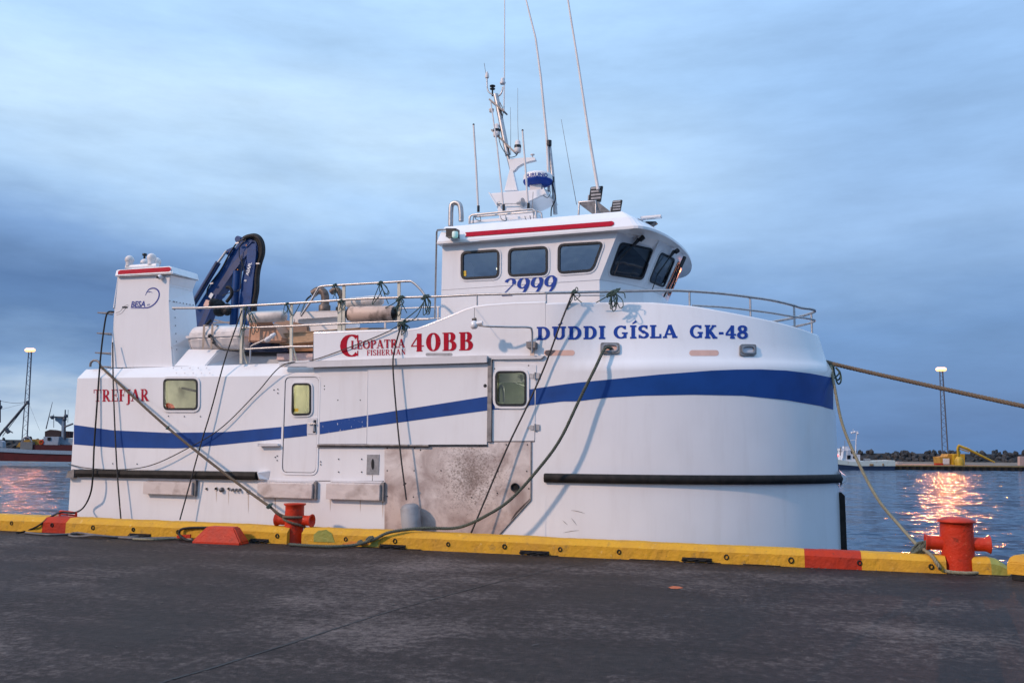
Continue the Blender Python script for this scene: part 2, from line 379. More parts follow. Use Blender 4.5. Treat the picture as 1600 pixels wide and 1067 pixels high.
def tails(mb, p, n, length, r, seed=0, spread=.5):
    rd = random.Random(seed + 50); p = V(p)
    for i in range(n):
        a = rd.uniform(-spread, spread); l = length * rd.uniform(.5, 1.1)
        q1 = p + V((a * .4 * l, rd.uniform(-.04, .04), -l * .4)); q2 = p + V((a * l + rd.uniform(-.05, .05), rd.uniform(-.06, .06), -l))
        pts = [p, q1, q2]
        if rd.random() < .6: pts += [q2 + V((.05, 0, .03)), q1 + V((.09, 0, 0)), p + V((.03, 0, 0))]
        mb.tube(catmull(pts, 5), r, 5)

# ------------------------------------------------------------------ stroke lettering (built from strokes with serifs)
def glyph(ch, Wd, hl, se):
    """returns (advance, [stroke]) ; stroke = [(x, y, w) ...] ; cap height 1"""
    S = []; k = se
    def V_(x, y0, y1, w=Wd): S.append([(x, y0, w), (x, (y0 + y1) / 2, w), (x, y1, w)])
    def H_(x0, x1, y, w=hl): S.append([(x0, y, w), ((x0 + x1) / 2, y, w), (x1, y, w)])
    def Dg(x0, y0, x1, y1, w): S.append([(lerp(x0, x1, i / 3), lerp(y0, y1, i / 3), w) for i in range(4)])
    def A_(cx, cy, rx, ry, a0, a1, w0=None, w1=None, n=14):
        w0 = hl if w0 is None else w0; w1 = Wd if w1 is None else w1; pts = []
        for i in range(n + 1):
            a = R(lerp(a0, a1, i / n)); pts.append((cx + rx * math.cos(a), cy + ry * math.sin(a), w0 + (w1 - w0) * abs(math.cos(a)) ** 1.3))
        S.append(pts)
    def serif(x, y, e=None): e = Wd / 2 + k if e is None else e; H_(x - e, x + e, hl / 2 if y == 0 else 1 - hl / 2)
    def stem(x, top=True, bot=True):
        V_(x, 0, 1)
        if top: serif(x, 1)
        if bot: serif(x, 0)
    m = Wd / 2 + k + .03; q = hl / 2
    if ch == ' ': return .42, S
    if ch in 'IÍ':
        stem(m)
        if ch == 'Í': S.append([(m - .06, 1.12, .05), (m + .06, 1.2, .11), (m + .2, 1.32, .15)])
        return 2 * m, S
    if ch == 'D':
        stem(m - .0); H_(m, .42, 1 - q); H_(m, .42, q); A_(.42, .5, .34, .5 - q, -90, 90); return .42 + .34 + Wd / 2 + .05, S
    if ch in 'UÚ':
        x2 = m + .5; V_(m, .32, 1); serif(m, 1); V_(x2, .32, 1, Wd * .6 + hl * .4); serif(x2, 1, Wd / 2 + k * .8); A_((m + x2) / 2, .33, .25, .33 - q, 180, 360, hl, Wd * .9)
        if ch == 'Ú': S.append([((m + x2) / 2 - .08, 1.1, .05), ((m + x2) / 2 + .04, 1.18, .11), ((m + x2) / 2 + .18, 1.3, .15)])
        return x2 + m, S
    if ch == 'G':
        A_(.46, .5, .36, .5 - q, 48, 312); V_(.72, .72, .98, hl); V_(.72, .04, .42, Wd * .85); H_(.52, .72 + Wd / 2 + k * .6, .42); return .72 + m, S
    if ch == 'C':
        A_(.46, .5, .36, .5 - q, 50, 310); V_(.73, .68, .98, hl); V_(.73, .03, .26, hl * .8); return .82, S
    if ch in 'O0':
        rx = .37 if ch == 'O' else .27; c = rx + Wd / 2 + .02; A_(c, .5, rx, .5 - q, 0, 360, n=26); return 2 * c, S
    if ch == 'S':
        A_(.36, .74, .22, .26 - q, 35, 250, hl, Wd * .9); S.append([(.285, .56, Wd * .9), (.36, .5, Wd), (.45, .44, Wd * .9)]); A_(.37, .26, .24, .26 - q, 70, -145, hl, Wd * .9)
        V_(.57, .72, .98, hl); V_(.12, .03, .28, hl); return .7, S
    if ch == 'L': stem(m); H_(m, m + .45, q); V_(m + .46, 0, .32, hl); return m + .56, S
    if ch == 'E': stem(m); H_(m, m + .42, q); H_(m, m + .40, 1 - q); H_(m, m + .3, .5); V_(m + .44, 0, .3, hl); V_(m + .41, .72, 1, hl); V_(m + .3, .38, .64, hl); return m + .53, S
    if ch == 'F': stem(m); H_(m, m + .42, 1 - q); H_(m, m + .3, .5); V_(m + .41, .7, 1, hl); V_(m + .3, .38, .64, hl); return m + .48, S
    if ch == 'A':
        Dg(.14, .03, .44, .99, hl * 1.15); Dg(.44, .99, .78, .03, Wd); H_(.24, .64, .3); H_(.0, .28, q); H_(.6, .95, q); return .95, S
    if ch == 'K':
        stem(m); Dg(m + .05, .42, m + .44, .97, hl * 1.2); Dg(m + .14, .56, m + .5, .03, Wd); H_(m + .28, m + .6, 1 - q); H_(m + .34, m + .68, q); return m + .7, S
    if ch == '-': H_(.04, .36, .4, hl * 1.35); return .42, S
    if ch == '4': V_(.5, .0, .98, Wd); Dg(.5, .96, .08, .33, hl * 1.1); H_(.04, .76, .3, hl); H_(.34, .68, q); return .8, S
    if ch == '8': A_(.36, .74, .21, .26 - q, 0, 360, n=22); A_(.36, .27, .26, .27 - q, 0, 360, n=22); return .74, S
    if ch == 'T': V_(.42, 0, 1); serif(.42, 0); H_(.04, .8, 1 - q); V_(.06, .7, 1, hl); V_(.78, .7, 1, hl); return .84, S
    if ch in 'RP':
        stem(m); H_(m, .4, 1 - q); H_(m, .4, .47); A_(.4, .735, .24, .265 - q, -90, 90)
        if ch == 'R': Dg(.42, .47, .74, .03, Wd); H_(.66, .92, q); return .9, S
        return .4 + .24 + Wd / 2 + .02, S
    if ch == 'B':
        stem(m); H_(m, .42, 1 - q); H_(m, .42, .53); H_(m, .42, q); A_(.42, .76, .2, .24 - q, -90, 90); A_(.43, .27, .25, .27 - q, -90, 90); return .43 + .25 + Wd / 2 + .05, S
    if ch == 'J': V_(.3, -.05, 1); serif(.3, 1); A_(.14, -.05, .16, .22, 0, -120, hl, Wd); return .46, S
    if ch == 'H': stem(m); stem(m + .5); H_(m, m + .5, .5); return 2 * m + .5, S
    if ch == 'M': V_(m, 0, 1, hl); serif(m, 0, k + .06); serif(m, 1, k + .06); V_(m + .62, 0, 1, Wd); serif(m + .62, 0); serif(m + .62, 1, Wd / 2 + k * .7); Dg(m, .98, m + .3, .1, Wd); Dg(m + .3, .1, m + .6, .98, hl); return 2 * m + .64, S
    if ch == 'N': V_(m, 0, 1, hl); serif(m, 0, k + .06); V_(m + .55, 0, 1, hl); serif(m + .55, 1, k + .06); Dg(m - .02, .98, m + .55, .04, Wd); return 2 * m + .5, S
    if ch == '2': A_(.34, .72, .24, .27 - q, 165, -20, hl, Wd); Dg(.55, .62, .1, .08, hl * 1.2); H_(.06, .62, q * 1.4, hl * 1.5); return .72, S
    if ch == '9': A_(.35, .67, .24, .33 - q, 20, 330, hl, Wd); A_(.3, .62, .32, .62, 20, -70, hl, Wd); return .74, S
    return .5, S
def lettering(name, text, x0, x1, bl0, bl1, cap, mapf, m, parent, Wd=.22, hl=.1, se=.1, slant=0, gap=.05, o0=.004, label=None, gaps=()):
    """text from x0 to x1 (photo measure), baseline bl0->bl1, laid on a surface by mapf(px, py, offset)"""
    lay = []; x = 0
    for ch in text:
        a, S = glyph(ch, Wd, hl, se); lay.append((x, S)); x += a + gap
    tot = x - gap; idx = 0; res = None
    for gx, S in lay:
        if not S: continue
        mb = MB()
        for i, st in enumerate(S):
            L_ = []; R_ = []
            o = o0 + .0004 * (idx % 9); idx += 1
            n = len(st)
            for j, (px, py, w) in enumerate(st):
                a = st[max(0, j - 1)]; b = st[min(n - 1, j + 1)]
                dx, dy = b[0] - a[0], b[1] - a[1]; l = math.hypot(dx, dy) or 1; nx, ny = -dy / l * w / 2, dx / l * w / 2
                for sgn, lst in ((1, L_), (-1, R_)):
                    u = (gx + px + sgn * nx + slant * (py + sgn * ny)) / tot; v = py + sgn * ny
                    X = x0 + u * (x1 - x0); Y = lerp(bl0, bl1, u) - v * cap
                    lst.append(mapf(X, Y, o))
            for j in range(n - 1): mb.add([L_[j], R_[j], R_[j + 1], L_[j + 1]], [(0, 1, 2, 3)])
        res = mb.build(name, m, parent, label=label)
    return res
def sans(name, text, origin, ex, ey, size, m, parent=None, bold=0, shear=0, frame=None, curve=None, **kw):
    c = bpy.data.curves.new('t', 'FONT'); c.body = text; c.size = size; c.shear = shear; c.offset = bold; c.resolution_u = 3
    o = bpy.data.objects.new('t', c); COL.objects.link(o); dg = bpy.context.evaluated_depsgraph_get(); me = o.evaluated_get(dg).to_mesh()
    mb = MB(); vs = []
    for v in me.vertices:
        vs.append(curve(v.co.x, v.co.y) if curve else V(origin) + V(ex) * v.co.x + V(ey) * v.co.y)
    mb.add(vs, [tuple(p.vertices) for p in me.polygons]); o.evaluated_get(dg).to_mesh_clear(); bpy.data.objects.remove(o)
    return mb.build(name, m, parent, frame=frame, **kw)

# ================================================================== SETTING
K = 12.26                                      # face of the kerb
ZW = -1.9                                      # water level
def seam_noise(x, y): return mnoise.noise(V((x * .9, y * .9, 0)))
def make_ground():
    mb = MB(); mb.add([(-160, -80, 0), (24, -80, 0), (24, K + .44, 0), (-160, K + .44, 0)], [(0, 1, 2, 3)])
    m = bpy.data.materials.new('asphalt'); m.use_nodes = True; nt = m.node_tree; N = nt.nodes; L = nt.links; b = N['Principled BSDF']
    tc = N.new('ShaderNodeTexCoord')
    def nz(scale, det, rough, st=(1, 1, 1), rot=0):
        mp = N.new('ShaderNodeMapping'); mp.inputs['Scale'].default_value = st; mp.inputs['Rotation'].default_value = (0, 0, rot); L.new(tc.outputs['Object'], mp.inputs[0])
        n = N.new('ShaderNodeTexNoise'); n.inputs['Scale'].default_value = scale; n.inputs['Detail'].default_value = det; n.inputs['Roughness'].default_value = rough; L.new(mp.outputs[0], n.inputs[0]); return n.outputs[0]
    big = nz(.35, 4, .6, (1, 1, 1)); drag = nz(1.1, 7, .65, (.35, 1.3, 1), R(18)); fine = nz(60, 3, .7); fib = nz(11, 6, .8, (1, 1, 1))
    def M(op, a, b_):
        n = N.new('ShaderNodeMath'); n.operation = op
        for i, v in enumerate((a, b_)):
            if isinstance(v, (int, float)): n.inputs[i].default_value = v
            else: L.new(v, n.inputs[i])
        return n.outputs[0]
    s = M('ADD', M('MULTIPLY', big, .52), M('MULTIPLY', drag, .22)); s = M('ADD', s, M('MULTIPLY', fib, .50)); s = M('ADD', s, M('MULTIPLY', fine, .16))
    r = N.new('ShaderNodeValToRGB'); L.new(s, r.inputs[0]); e = r.color_ramp.elements
    e[0].position = .60; e[0].color = (.012, .0085, .0075, 1); e[1].position = .84; e[1].color = (.19, .15, .135, 1)
    q = r.color_ramp.elements.new(.705); q.color = (.036, .025, .023, 1); b.inputs['Specular IOR Level'].default_value = .25
    # white scratches
    mu = nz(7, 9, .8, (.3, 2.2, 1), R(14)); rs = N.new('ShaderNodeMapRange'); rs.inputs[1].default_value = .60; rs.inputs[2].default_value = .70; rs.inputs[4].default_value = .55; L.new(mu, rs.inputs[0])
    mx = N.new('ShaderNodeMix'); mx.data_type = 'RGBA'; L.new(rs.outputs[0], mx.inputs[0]); L.new(r.outputs[0], mx.inputs[6]); mx.inputs[7].default_value = (.19, .165, .165, 1)
    L.new(mx.outputs[2], b.inputs['Base Color'])
    rr = N.new('ShaderNodeMapRange'); rr.inputs[1].default_value = .35; rr.inputs[2].default_value = .7; rr.inputs[3].default_value = .55; rr.inputs[4].default_value = .85; L.new(big, rr.inputs[0]); L.new(rr.outputs[0], b.inputs['Roughness'])
    bu = N.new('ShaderNodeBump'); bu.inputs['Strength'].default_value = 1; bu.inputs['Distance'].default_value = .03; L.new(M('ADD', M('MULTIPLY', fine, .5), M('MULTIPLY', fib, 1.0)), bu.inputs['Height']); L.new(bu.outputs[0], b.inputs['Normal'])
    g = mb.build('ground', m, org=(0, 0, 0), kind='structure')
    # joint between two lays of asphalt: a thin dark bead that wanders
    j = MB(); px = [(200, 1085), (260, 1063), (330, 1043), (400, 1021), (470, 999), (540, 976), (620, 951), (700, 929), (780, 908), (860, 890), (900, 882)]
    P = catmull([wz(x, y, .004) for x, y in px], 14); rd = random.Random(3)
    for a, b_ in zip(P, P[1:]):
        d = (b_ - a).normalized().cross(z0) * rd.uniform(.006, .017); j.add([a - d, b_ - d, b_ + d, a + d], [(0, 1, 2, 3)])
    j.build('asphalt_joint', mat('tar', (.012, .011, .012), .6), g)
    j = MB()
    for x0, y0, x1, y1 in ((0, 905, 120, 888), (120, 888, 330, 862), (1075, 917, 1090, 917)):
        if x0 == 1075: continue
        a = wz(x0, y0, .003); b_ = wz(x1, y1, .003); d = (b_ - a).normalized().cross(z0) * .006; j.add([a - d, b_ - d, b_ + d, a + d], [(0, 1, 2, 3)])
    j.build('asphalt_crack', mat('tar2', (.03, .026, .028), .7), g)
    for pts_ in (((560, 912), (620, 902), (690, 892)), ((1100, 960), (1300, 930), (1420, 921)), ((250, 925), (420, 905), (560, 893)), ((820, 1010), (1050, 960), (1250, 938))):
        P = catmull([wz(x, y, .002) for x, y in pts_], 24); mb = MB(); rdd = random.Random(pts_[0][0])
        for a, b_ in zip(P, P[1:]):
            if rdd.random() < .45: continue
            d = (b_ - a).normalized().cross(z0); o1 = rdd.uniform(-.05, .03); w1 = rdd.uniform(.004, .02); mb.add([a + d * o1, b_ + d * o1, b_ + d * (o1 + w1), a + d * (o1 + w1)], [(0, 1, 2, 3)])
        mb.build('scrape_mark', mat('pale_scrape', (.10, .088, .088), .85, nscale=20, namp=.3), g)
    p = [wz(x, y, .005) for x, y in ((1044, 917), (1052, 915), (1062, 916), (1068, 918), (1058, 919.5), (1049, 919))]
    MB().sheet(p).build('orange_paint_mark', mat('orange_mark', (.55, .13, .04), .7), g)
    return g
make_ground()
MB().box((-160, K + .44, -6), (24, K + .62, -.05)).build('quay_wall', CONC, kind='structure')

def make_sea():
    m = bpy.data.materials.new('sea_water'); m.use_nodes = True; nt = m.node_tree; N = nt.nodes; L = nt.links; b = N['Principled BSDF']
    b.inputs['Base Color'].default_value = (.010, .035, .085, 1); b.inputs['Roughness'].default_value = .10; b.inputs['IOR'].default_value = 1.33; b.inputs['Specular IOR Level'].default_value = .34
    tc = N.new('ShaderNodeTexCoord'); mp = N.new('ShaderNodeMapping'); mp.inputs['Rotation'].default_value = (0, 0, R(-14)); mp.inputs['Scale'].default_value = (.55, 1, 1); L.new(tc.outputs['Object'], mp.inputs[0])
    def nz(s, d, r):
        n = N.new('ShaderNodeTexNoise'); n.inputs['Scale'].default_value = s; n.inputs['Detail'].default_value = d; n.inputs['Roughness'].default_value = r; L.new(mp.outputs[0], n.inputs[0]); return n.outputs[0]
    def nc(sc, d, r, off_):
        q = N.new('ShaderNodeMapping'); q.inputs['Location'].default_value = (off_, off_ * 2, 0); L.new(mp.outputs[0], q.inputs[0])
        n = N.new('ShaderNodeTexNoise'); n.inputs['Scale'].default_value = sc; n.inputs['Detail'].default_value = d; n.inputs['Roughness'].default_value = r; L.new(q.outputs[0], n.inputs[0])
        v = N.new('ShaderNodeVectorMath'); v.operation = 'SUBTRACT'; L.new(n.outputs[1], v.inputs[0]); v.inputs[1].default_value = (.5, .5, .5); return v.outputs[0]
    def vs(a, k):
        v = N.new('ShaderNodeVectorMath'); v.operation = 'MULTIPLY'; L.new(a, v.inputs[0]); v.inputs[1].default_value = (k, k, 0); return v.outputs[0]
    def va(a, b_):
        v = N.new('ShaderNodeVectorMath'); v.operation = 'ADD'; L.new(a, v.inputs[0])
        if isinstance(b_, tuple): v.inputs[1].default_value = b_
        else: L.new(b_, v.inputs[1])
        return v.outputs[0]
    sl_ = va(va(vs(nc(.6, 2, .5, 0), 1.0), vs(nc(2.6, 3, .6, 7.3), 1.35)), (0, 0, 1))
    nn = N.new('ShaderNodeVectorMath'); nn.operation = 'NORMALIZE'; L.new(sl_, nn.inputs[0]); L.new(nn.outputs[0], b.inputs['Normal'])
    mb = MB(); mb.add([(-4000, K + .5, ZW), (4000, K + .5, ZW), (4000, 6000, ZW), (-4000, 6000, ZW)], [(0, 1, 2, 3)])
    mb.build('sea', m, kind='structure')
make_sea()

# ------------------------------------------------------------------ kerb
def kx(px): d = rayw(px, 870); return (CAMP + d * (K / d.y)).x
def kerb_section(parent, X0, X1, m, label=None, roundend=False):
    prof = [(0, 0), (.0, .19), (.015, .2), (.085, .265), (.11, .275), (.36, .275), (.40, .25), (.42, 0)]
    mb = MB(); n = max(2, int((X1 - X0) / .07)); rows = []
    for i in range(n + 1):
        X = lerp(X0, X1, i / n); row = []
        sc = interp([(kx(0), 1.0), (kx(700), .90), (kx(1500), .76)], X); wy_ = sc
        if roundend and X > X1 - .2: sc *= 1 - .5 * ((X - (X1 - .2)) / .2) ** 2
        for y, z in prof:
            d = mnoise.noise(V((X * 3, y * 9, z * 9))) * .010 + mnoise.noise(V((X * 11, y * 21, z * 21 + 4))) * .006
            row.append(V((X, K + y * wy_ + d, z * (sc if z > .1 else 1) + (d * .7 if z > .01 else -.01))))
        rows.append(row)
    mb.grid(rows, False); mb.add(rows[0], [tuple(range(len(prof)))]); mb.add(rows[-1], [tuple(reversed(range(len(prof))))])
    return mb.build('kerb_section', m, parent, label=label)
KR = empty('quay_kerb', (kx(800), K + .2, 0), label='long yellow painted concrete kerb beam with two red stretches along the quay edge', cat='kerb')
xs = [(-150, -20.0, YEL, None), (-20, kx(62), YEL, None), (kx(62), kx(99), REDK, 'red painted stretch'), (kx(99), kx(447), YEL, None), (kx(470), kx(640), YEL, None), (kx(640), kx(1257), YEL, None),
      (kx(1257), kx(1346), REDK, 'red painted stretch'), (kx(1346), kx(1478), YEL, None), (kx(1519), kx(1548), YEL, None)]
for a, b, m, l in xs: kerb_section(KR, a, b, m, l)
kerb_section(KR, kx(1548), kx(1577), GRNK, 'green painted end', True)
def kpatch(pts, m):
    mb = MB(); P = [wy(x, y, K - .007) for x, y in pts]; mb.prism(P, (0, .004, 0)); mb.build('paint_patch', m, KR)
kpatch([(490, 846), (490, 835), (497, 829), (510, 827), (518, 833), (523, 847)], GRNK)
kpatch([(574, 853), (584, 846), (598, 840), (590, 848), (592, 854)], GRNK)
kpatch([(534, 850), (548, 845), (574, 847), (576, 852), (560, 851)], mat('orange_kerb_paint', (.62, .22, .03), .6))
for px, py in ((18, 817), (81, 820), (145, 824), (208, 827), (278, 831), (433, 837), (540, 842), (617, 845), (700, 850), (788, 853.5), (875, 858), (967, 862), (1135, 870), (1236, 875), (1343, 879), (1455, 885)):
    p = wy(px, py, K - .008); mb = MB(); rr = random.uniform(.024, .032)
    lp = [p + V((math.cos(a) * rr, 0, math.sin(a) * rr * 1.15)) for a in [2 * PI * i / 8 + .3 for i in range(8)]]
    mb.tube(lp, .009, 5, closed=True); mb.build('lifting_ring', BLACK, KR)
for x0, x1, y in ((203, 236, 832.5), (594, 634, 851), (813, 858, 864), (1066, 1112, 876), (392, 420, 842)):
    a = wy(x0, y, K); b = wy(x1, y, K); z = .045
    mb = MB(); mb.box((a.x, K - .012, .012), (b.x, K + .02, z + .02)); mb.build('drain_slot', DARK, KR)
    mb = MB()
    nl = 5
    for i in range(nl):
        cx = lerp(a.x + .04, b.x - .04, i / (nl - 1)); t = [V((cx + math.cos(q) * .045, K - .035 + (math.sin(q) * .02 if i % 2 else 0), .03 + (0 if i % 2 else math.sin(q) * .02))) for q in [2 * PI * k / 8 for k in range(8)]]
        mb.tube(t, .008, 5, closed=True)
    mb.build('chain', BLACK, KR)
# tar gap under the kerb foot
mb = MB(); rd = random.Random(9); X = -30
while X < kx(1577):
    l = rd.uniform(.15, .7)
    if rd.random() < .62: mb.add([(X, K - rd.uniform(.015, .045), .004), (X + l, K - rd.uniform(.01, .04), .004), (X + l, K, .012), (X, K, .012)], [(0, 1, 2, 3)])
    X += l
mb.build('tar_edge', mat('tar_gap', (.01, .009, .009), .9), KR)

mb = MB(); rd = random.Random(12)
for i in range(420):
    X = rd.uniform(kx(0), kx(1577)); Y = K - abs(rd.gauss(0, .12)) - .02 if i < 240 else rd.uniform(2.5, K - .1); q = rd.uniform(.004, .011); c = V((X if i < 240 else rd.uniform(-9, 3.5), Y, q * .5))
    mb.add([c + V((q, 0, 0)), c + V((0, q, 0)), c + V((-q, 0, 0)), c + V((0, -q, 0)), c + V((0, 0, q * .8)), c - V((0, 0, q * .8))], [(0, 1, 4), (1, 2, 4), (2, 3, 4), (3, 0, 4), (1, 0, 5), (2, 1, 5), (3, 2, 5), (0, 3, 5)])
mb.build('grit', mat('grit', (.12, .11, .10), .9, nscale=30, namp=.3), label='loose grit scattered over the quay and along the kerb foot', cat='grit', kind='stuff')
# second kerb that starts beside the quay ladder at the far right
a = wz(1577, 899, 0); KR2 = empty('ladder_kerb', (a.x + .4, a.y, 0), label='short yellow kerb block starting right of the right-hand bollard, black rubber under it', cat='kerb')
dirv = V((.80, -.60, 0)); nv = V((.60, .80, 0)); p0 = wz(1574, 905, .0)
prof = [(0, .07), (0, .21), (.07, .29), (.30, .29), (.34, .22), (.34, .07)]
rows = [[p0 + dirv * s + nv * y + V((0, 0, z * (.86 if s == 0 else 1))) for y, z in prof] for s in (0, .06, 1.5, 3)]
mb = MB(); mb.grid(rows, False); mb.add(rows[0], [tuple(range(6))]); mb.build('kerb_section', YEL, KR2, bevel=.012)
mb = MB(); mb.bar(p0 + dirv * .05 + nv * .15 + V((0, 0, .035)), p0 + dirv * 3 + nv * .15 + V((0, 0, .035)), .3, .06); mb.build('rubber_strip', BLACK, KR2)

# ------------------------------------------------------------------ bollards
def bollard(px, py, r, h, arm_h, arm_r, arm_l, cap, label):
    p = wz(px, py, 0); dd = V((p.x, p.y, 0)).normalized(); c = p + dd * r; o = empty('bollard', c, label=label, cat='bollard', group='orange-red mooring bollards on the quay')
    mb = MB(); prof = [(r * 1.03, -.02), (r * 1.0, .1)]
    for i in range(1, 9): prof.append((r * (1 + .012 * math.sin(i * 2.3)), .1 + (h - .14) * i / 8))
    if cap: prof += [(r * 1.16, h - .035), (r * 1.17, h - .02), (r * .8, h + .015), (r * .3, h + .03), (.001, h + .033)]
    else: prof += [(r * 1.17, h - .02), (r * 1.17, h), (r * .9, h - .004), (r * .75, h - .05), (.001, h - .05)]
    mb.lathe(prof, c, n=28, caps=False); mb.build('post', ORB, o)
    for sg in (-1, 1):
        mb = MB(); ax = V((sg, 0, 0)); b = c + V((sg * r * .75, 0, arm_h)); l = arm_l - r * .75
        mb.lathe([(arm_r, 0), (arm_r * .97, l * .7), (arm_r * 1.05, l * .82), (arm_r * 1.28, l * .97), (arm_r * 1.28, l), (arm_r * 1.0, l), (arm_r * .82, l * .9), (.001, l * .55)], b, ax, n=20, caps=False)
        mb.build('arm', ORB, o)
    return c
BL = bollard(458.5, 849, .150, .62, .355, .083, .325, False, 'orange-red cross bollard with open flat top and mooring ropes looped around it')
BRc = bollard(1498.5, 897, .193, .665, .36, .088, .375, True, 'thick orange-red cross bollard with domed cap near the end of the kerb')

# red block beside the left bollard and the small steel behind it
def redblock():
    o = empty('mooring_block', wz(340, 846, 0), label='red painted trapezoid concrete block lying in front of the kerb beside a hose', cat='concrete block')
    a = wz(299, 848, 0); b = wz(384, 850, 0); y0 = a.y; y1 = min(y0 + .30, K - .02); h = .26
    xa, xb = a.x, b.x; ta, tb = lerp(xa, xb, .24), lerp(xa, xb, .80)
    mb = MB(); v = [(xa, y0, 0), (xb, y0, 0), (xb - .04, y1, 0), (xa + .04, y1, 0), (xa, y0, .03), (xb, y0, .035), (ta, y0 + .07, h), (tb, y0 + .07, h), (tb - .02, y1 - .04, h), (ta + .02, y1 - .04, h), (xb - .04, y1, .03), (xa + .04, y1, .03)]
    mb.add(v, [(0, 1, 5, 4), (4, 5, 7, 6), (6, 7, 8, 9), (5, 10, 8, 7), (11, 4, 6, 9), (1, 2, 10, 5), (3, 0, 4, 11), (2, 3, 11, 10), (10, 11, 9, 8)])
    mb.build('block', ORB, o, bevel=.018)
    p = wz(384, 847, 0); q = MB(); q.box((p.x - .05, p.y + .02, 0), (p.x + .13, p.y + .14, .155)); q.build('steel_lug', mat('rusty_red', (.33, .03, .012), .6, nscale=9, namp=.2, bump=.4), o, bevel=.008)
    p = wz(298, 840, 0); q = MB(); q.prism([(p.x, K - .1, .03), (p.x + .26, K - .1, .03), (p.x + .26, K - .1, .1), (p.x, K - .1, .075)], (0, .03, 0)); q.build('fin', ORB, o)
redblock()
# ladder handle
lh = empty('ladder_handle', wy(106, 806, K + .38), label='small red steel ladder handle on the water side of the kerb by the stern', cat='ladder')
A = wy(94, 800, K + .40); B = wy(119, 802.5, K + .46)
MB().tube(catmull([A + V((0, 0, -.14)), A, A + V((.04, 0, .018)), B + V((-.04, 0, .018)), B, B + V((0, 0, -.14))], 5), .020, 8).build('rail', ORB, lh)
MB().tube([A + V((.02, 0, -.03)), B + V((-.02, 0, -.03))], .016, 8).build('rung', ORB, lh)

# ================================================================== THE BOAT
D = 12.8; B2 = 2.5; TC = D + B2
S1 = bt(852, 650, D).x; SE = bt(1304, 610, TC).x; PP, QQ = 2.3, 1.45
sa = bt(121, 591, D); sb = bt(117, 647, D); sc_ = bt(113, 700, D); sd = bt(107, 800, D); ZD = bt(300, 572, D + .15).z
BOAT = empty('fishing_boat', ((S1 + sa.x) / 2, TC, ZW), 'b', 'large white fishing boat with broad blue stripe and raised wheelhouse moored along the quay', 'fishing boat')
ZB = ZW - .4
def sheer(u): return .08 * u * u
def inset(u, z):
    r = smooth(0, .30, u); k2 = 2.76 + sheer(u); k1 = 2.93 + sheer(u)
    if z > k1: i = .11 + (z - k1) * .25
    elif z > k2: i = .11 * (z - k2) / (k1 - k2)
    else: i = -.01 * u * min(1, (k2 - z) / 1.8)
    return r * i
def pt_u(u, z, sgn=1, extra=0):
    i = inset(u, z) + extra; y = max(0, 1 - u ** PP) ** (1 / QQ)
    return V((S1 + (SE - i - S1) * u, TC - sgn * (B2 - i) * y, z))
def surf_t(s, z):
    if s <= S1: return D
    u = min(1, (s - S1) / (SE - S1)); i = inset(u, z); u = (s - S1) / (SE - i - S1)
    if u >= 1: return TC + (u - 1) * 40
    i = inset(u, z); return TC - (B2 - i) * (1 - u ** PP) ** (1 / QQ)
def hull(px, py, o=0.0):
    d = rayb(px, py); a, b = D / d.y * .97, TC / d.y * 1.02; best = None; n = 60; prev = None
    for k in range(n + 1):
        t = lerp(a, b, k / n); p = CAMP + d * t; g = p.y - surf_t(p.x, p.z)
        if best is None or -g < best[0]: best = (-g, t)
        if prev is not None and prev[1] < 0 <= g:
            lo, hi = prev[0], t
            for _ in range(30):
                m_ = (lo + hi) / 2; q = CAMP + d * m_
                if q.y - surf_t(q.x, q.z) < 0: lo = m_
                else: hi = m_
            best = (0, hi); break
        prev = (t, g)
    p = CAMP + d * best[1]
    if o:
        e = .01; gs = (surf_t(p.x + e, p.z) - surf_t(p.x - e, p.z)) / (2 * e); gz = (surf_t(p.x, p.z + e) - surf_t(p.x, p.z - e)) / (2 * e)
        gs = max(-8, min(8, gs)); nrm = V((gs, -1, gz)).normalized(); p = p + nrm * o
    return p
def plane(t): return lambda px, py, o=0: bt(px, py, t - o)
SIDE = plane(D)

topS = [(bt(x, y, D).x, bt(x, y, D).z) for x, y in ((490, 521), (560, 518.5), (640, 516), (652, 514.5), (665, 510), (700, 496), (728, 484.5), (741, 480.5), (760, 478), (800, 475), (852, 473.5))]
topB = [(0, topS[-1][1])]
for x, y in ((900, 472.5), (960, 471.8), (1018, 472), (1084, 478), (1162, 492), (1215, 503), (1250, 513), (1272, 521)):
    p = hull(x, y); u = (p.x - S1) / (SE - inset(min(1, max(0, (p.x - S1) / (SE - S1))), p.z) - S1); topB.append((min(1, u), p.z))
topB = sorted(topB); ZT1 = topB[-1][1]

# windows that open into lit rooms behind the side
WIN1 = [(257, 640), (310, 640), (310, 592), (257, 592)]
D1W = [(457, 649), (487, 648), (487, 599), (458, 599)]
D2W = [(775, 634), (823, 634), (823, 580), (775, 580)]
def loopb(c, r, t): return bez([bt(x, y, t) for x, y in c], r)
holes = [off(loopb(c, .09, D), -.015) for c in (WIN1, D1W, D2W)]
hm = MB()
sidepoly = [V((sd.x - .06, D, ZB)), sd, sc_, sb, sa] + [bt(490, 586.5, D)] + [V((s, D, z)) for s, z in topS] + [V((S1, D, 2.93)), V((S1, D, 2.76)), V((S1, D, ZB))]
hm.sheet(sidepoly, holes)
# top chamfer along the aft house
c0 = bt(135, 573.5, D + .15); c1 = V((bt(490, 586, D).x, D + .15, ZD + .0))
hm.add([sa, bt(490, 586.5, D), c1, V((c0.x, D + .15, ZD))], [(0, 1, 2, 3)])
FT = 2 * TC - D
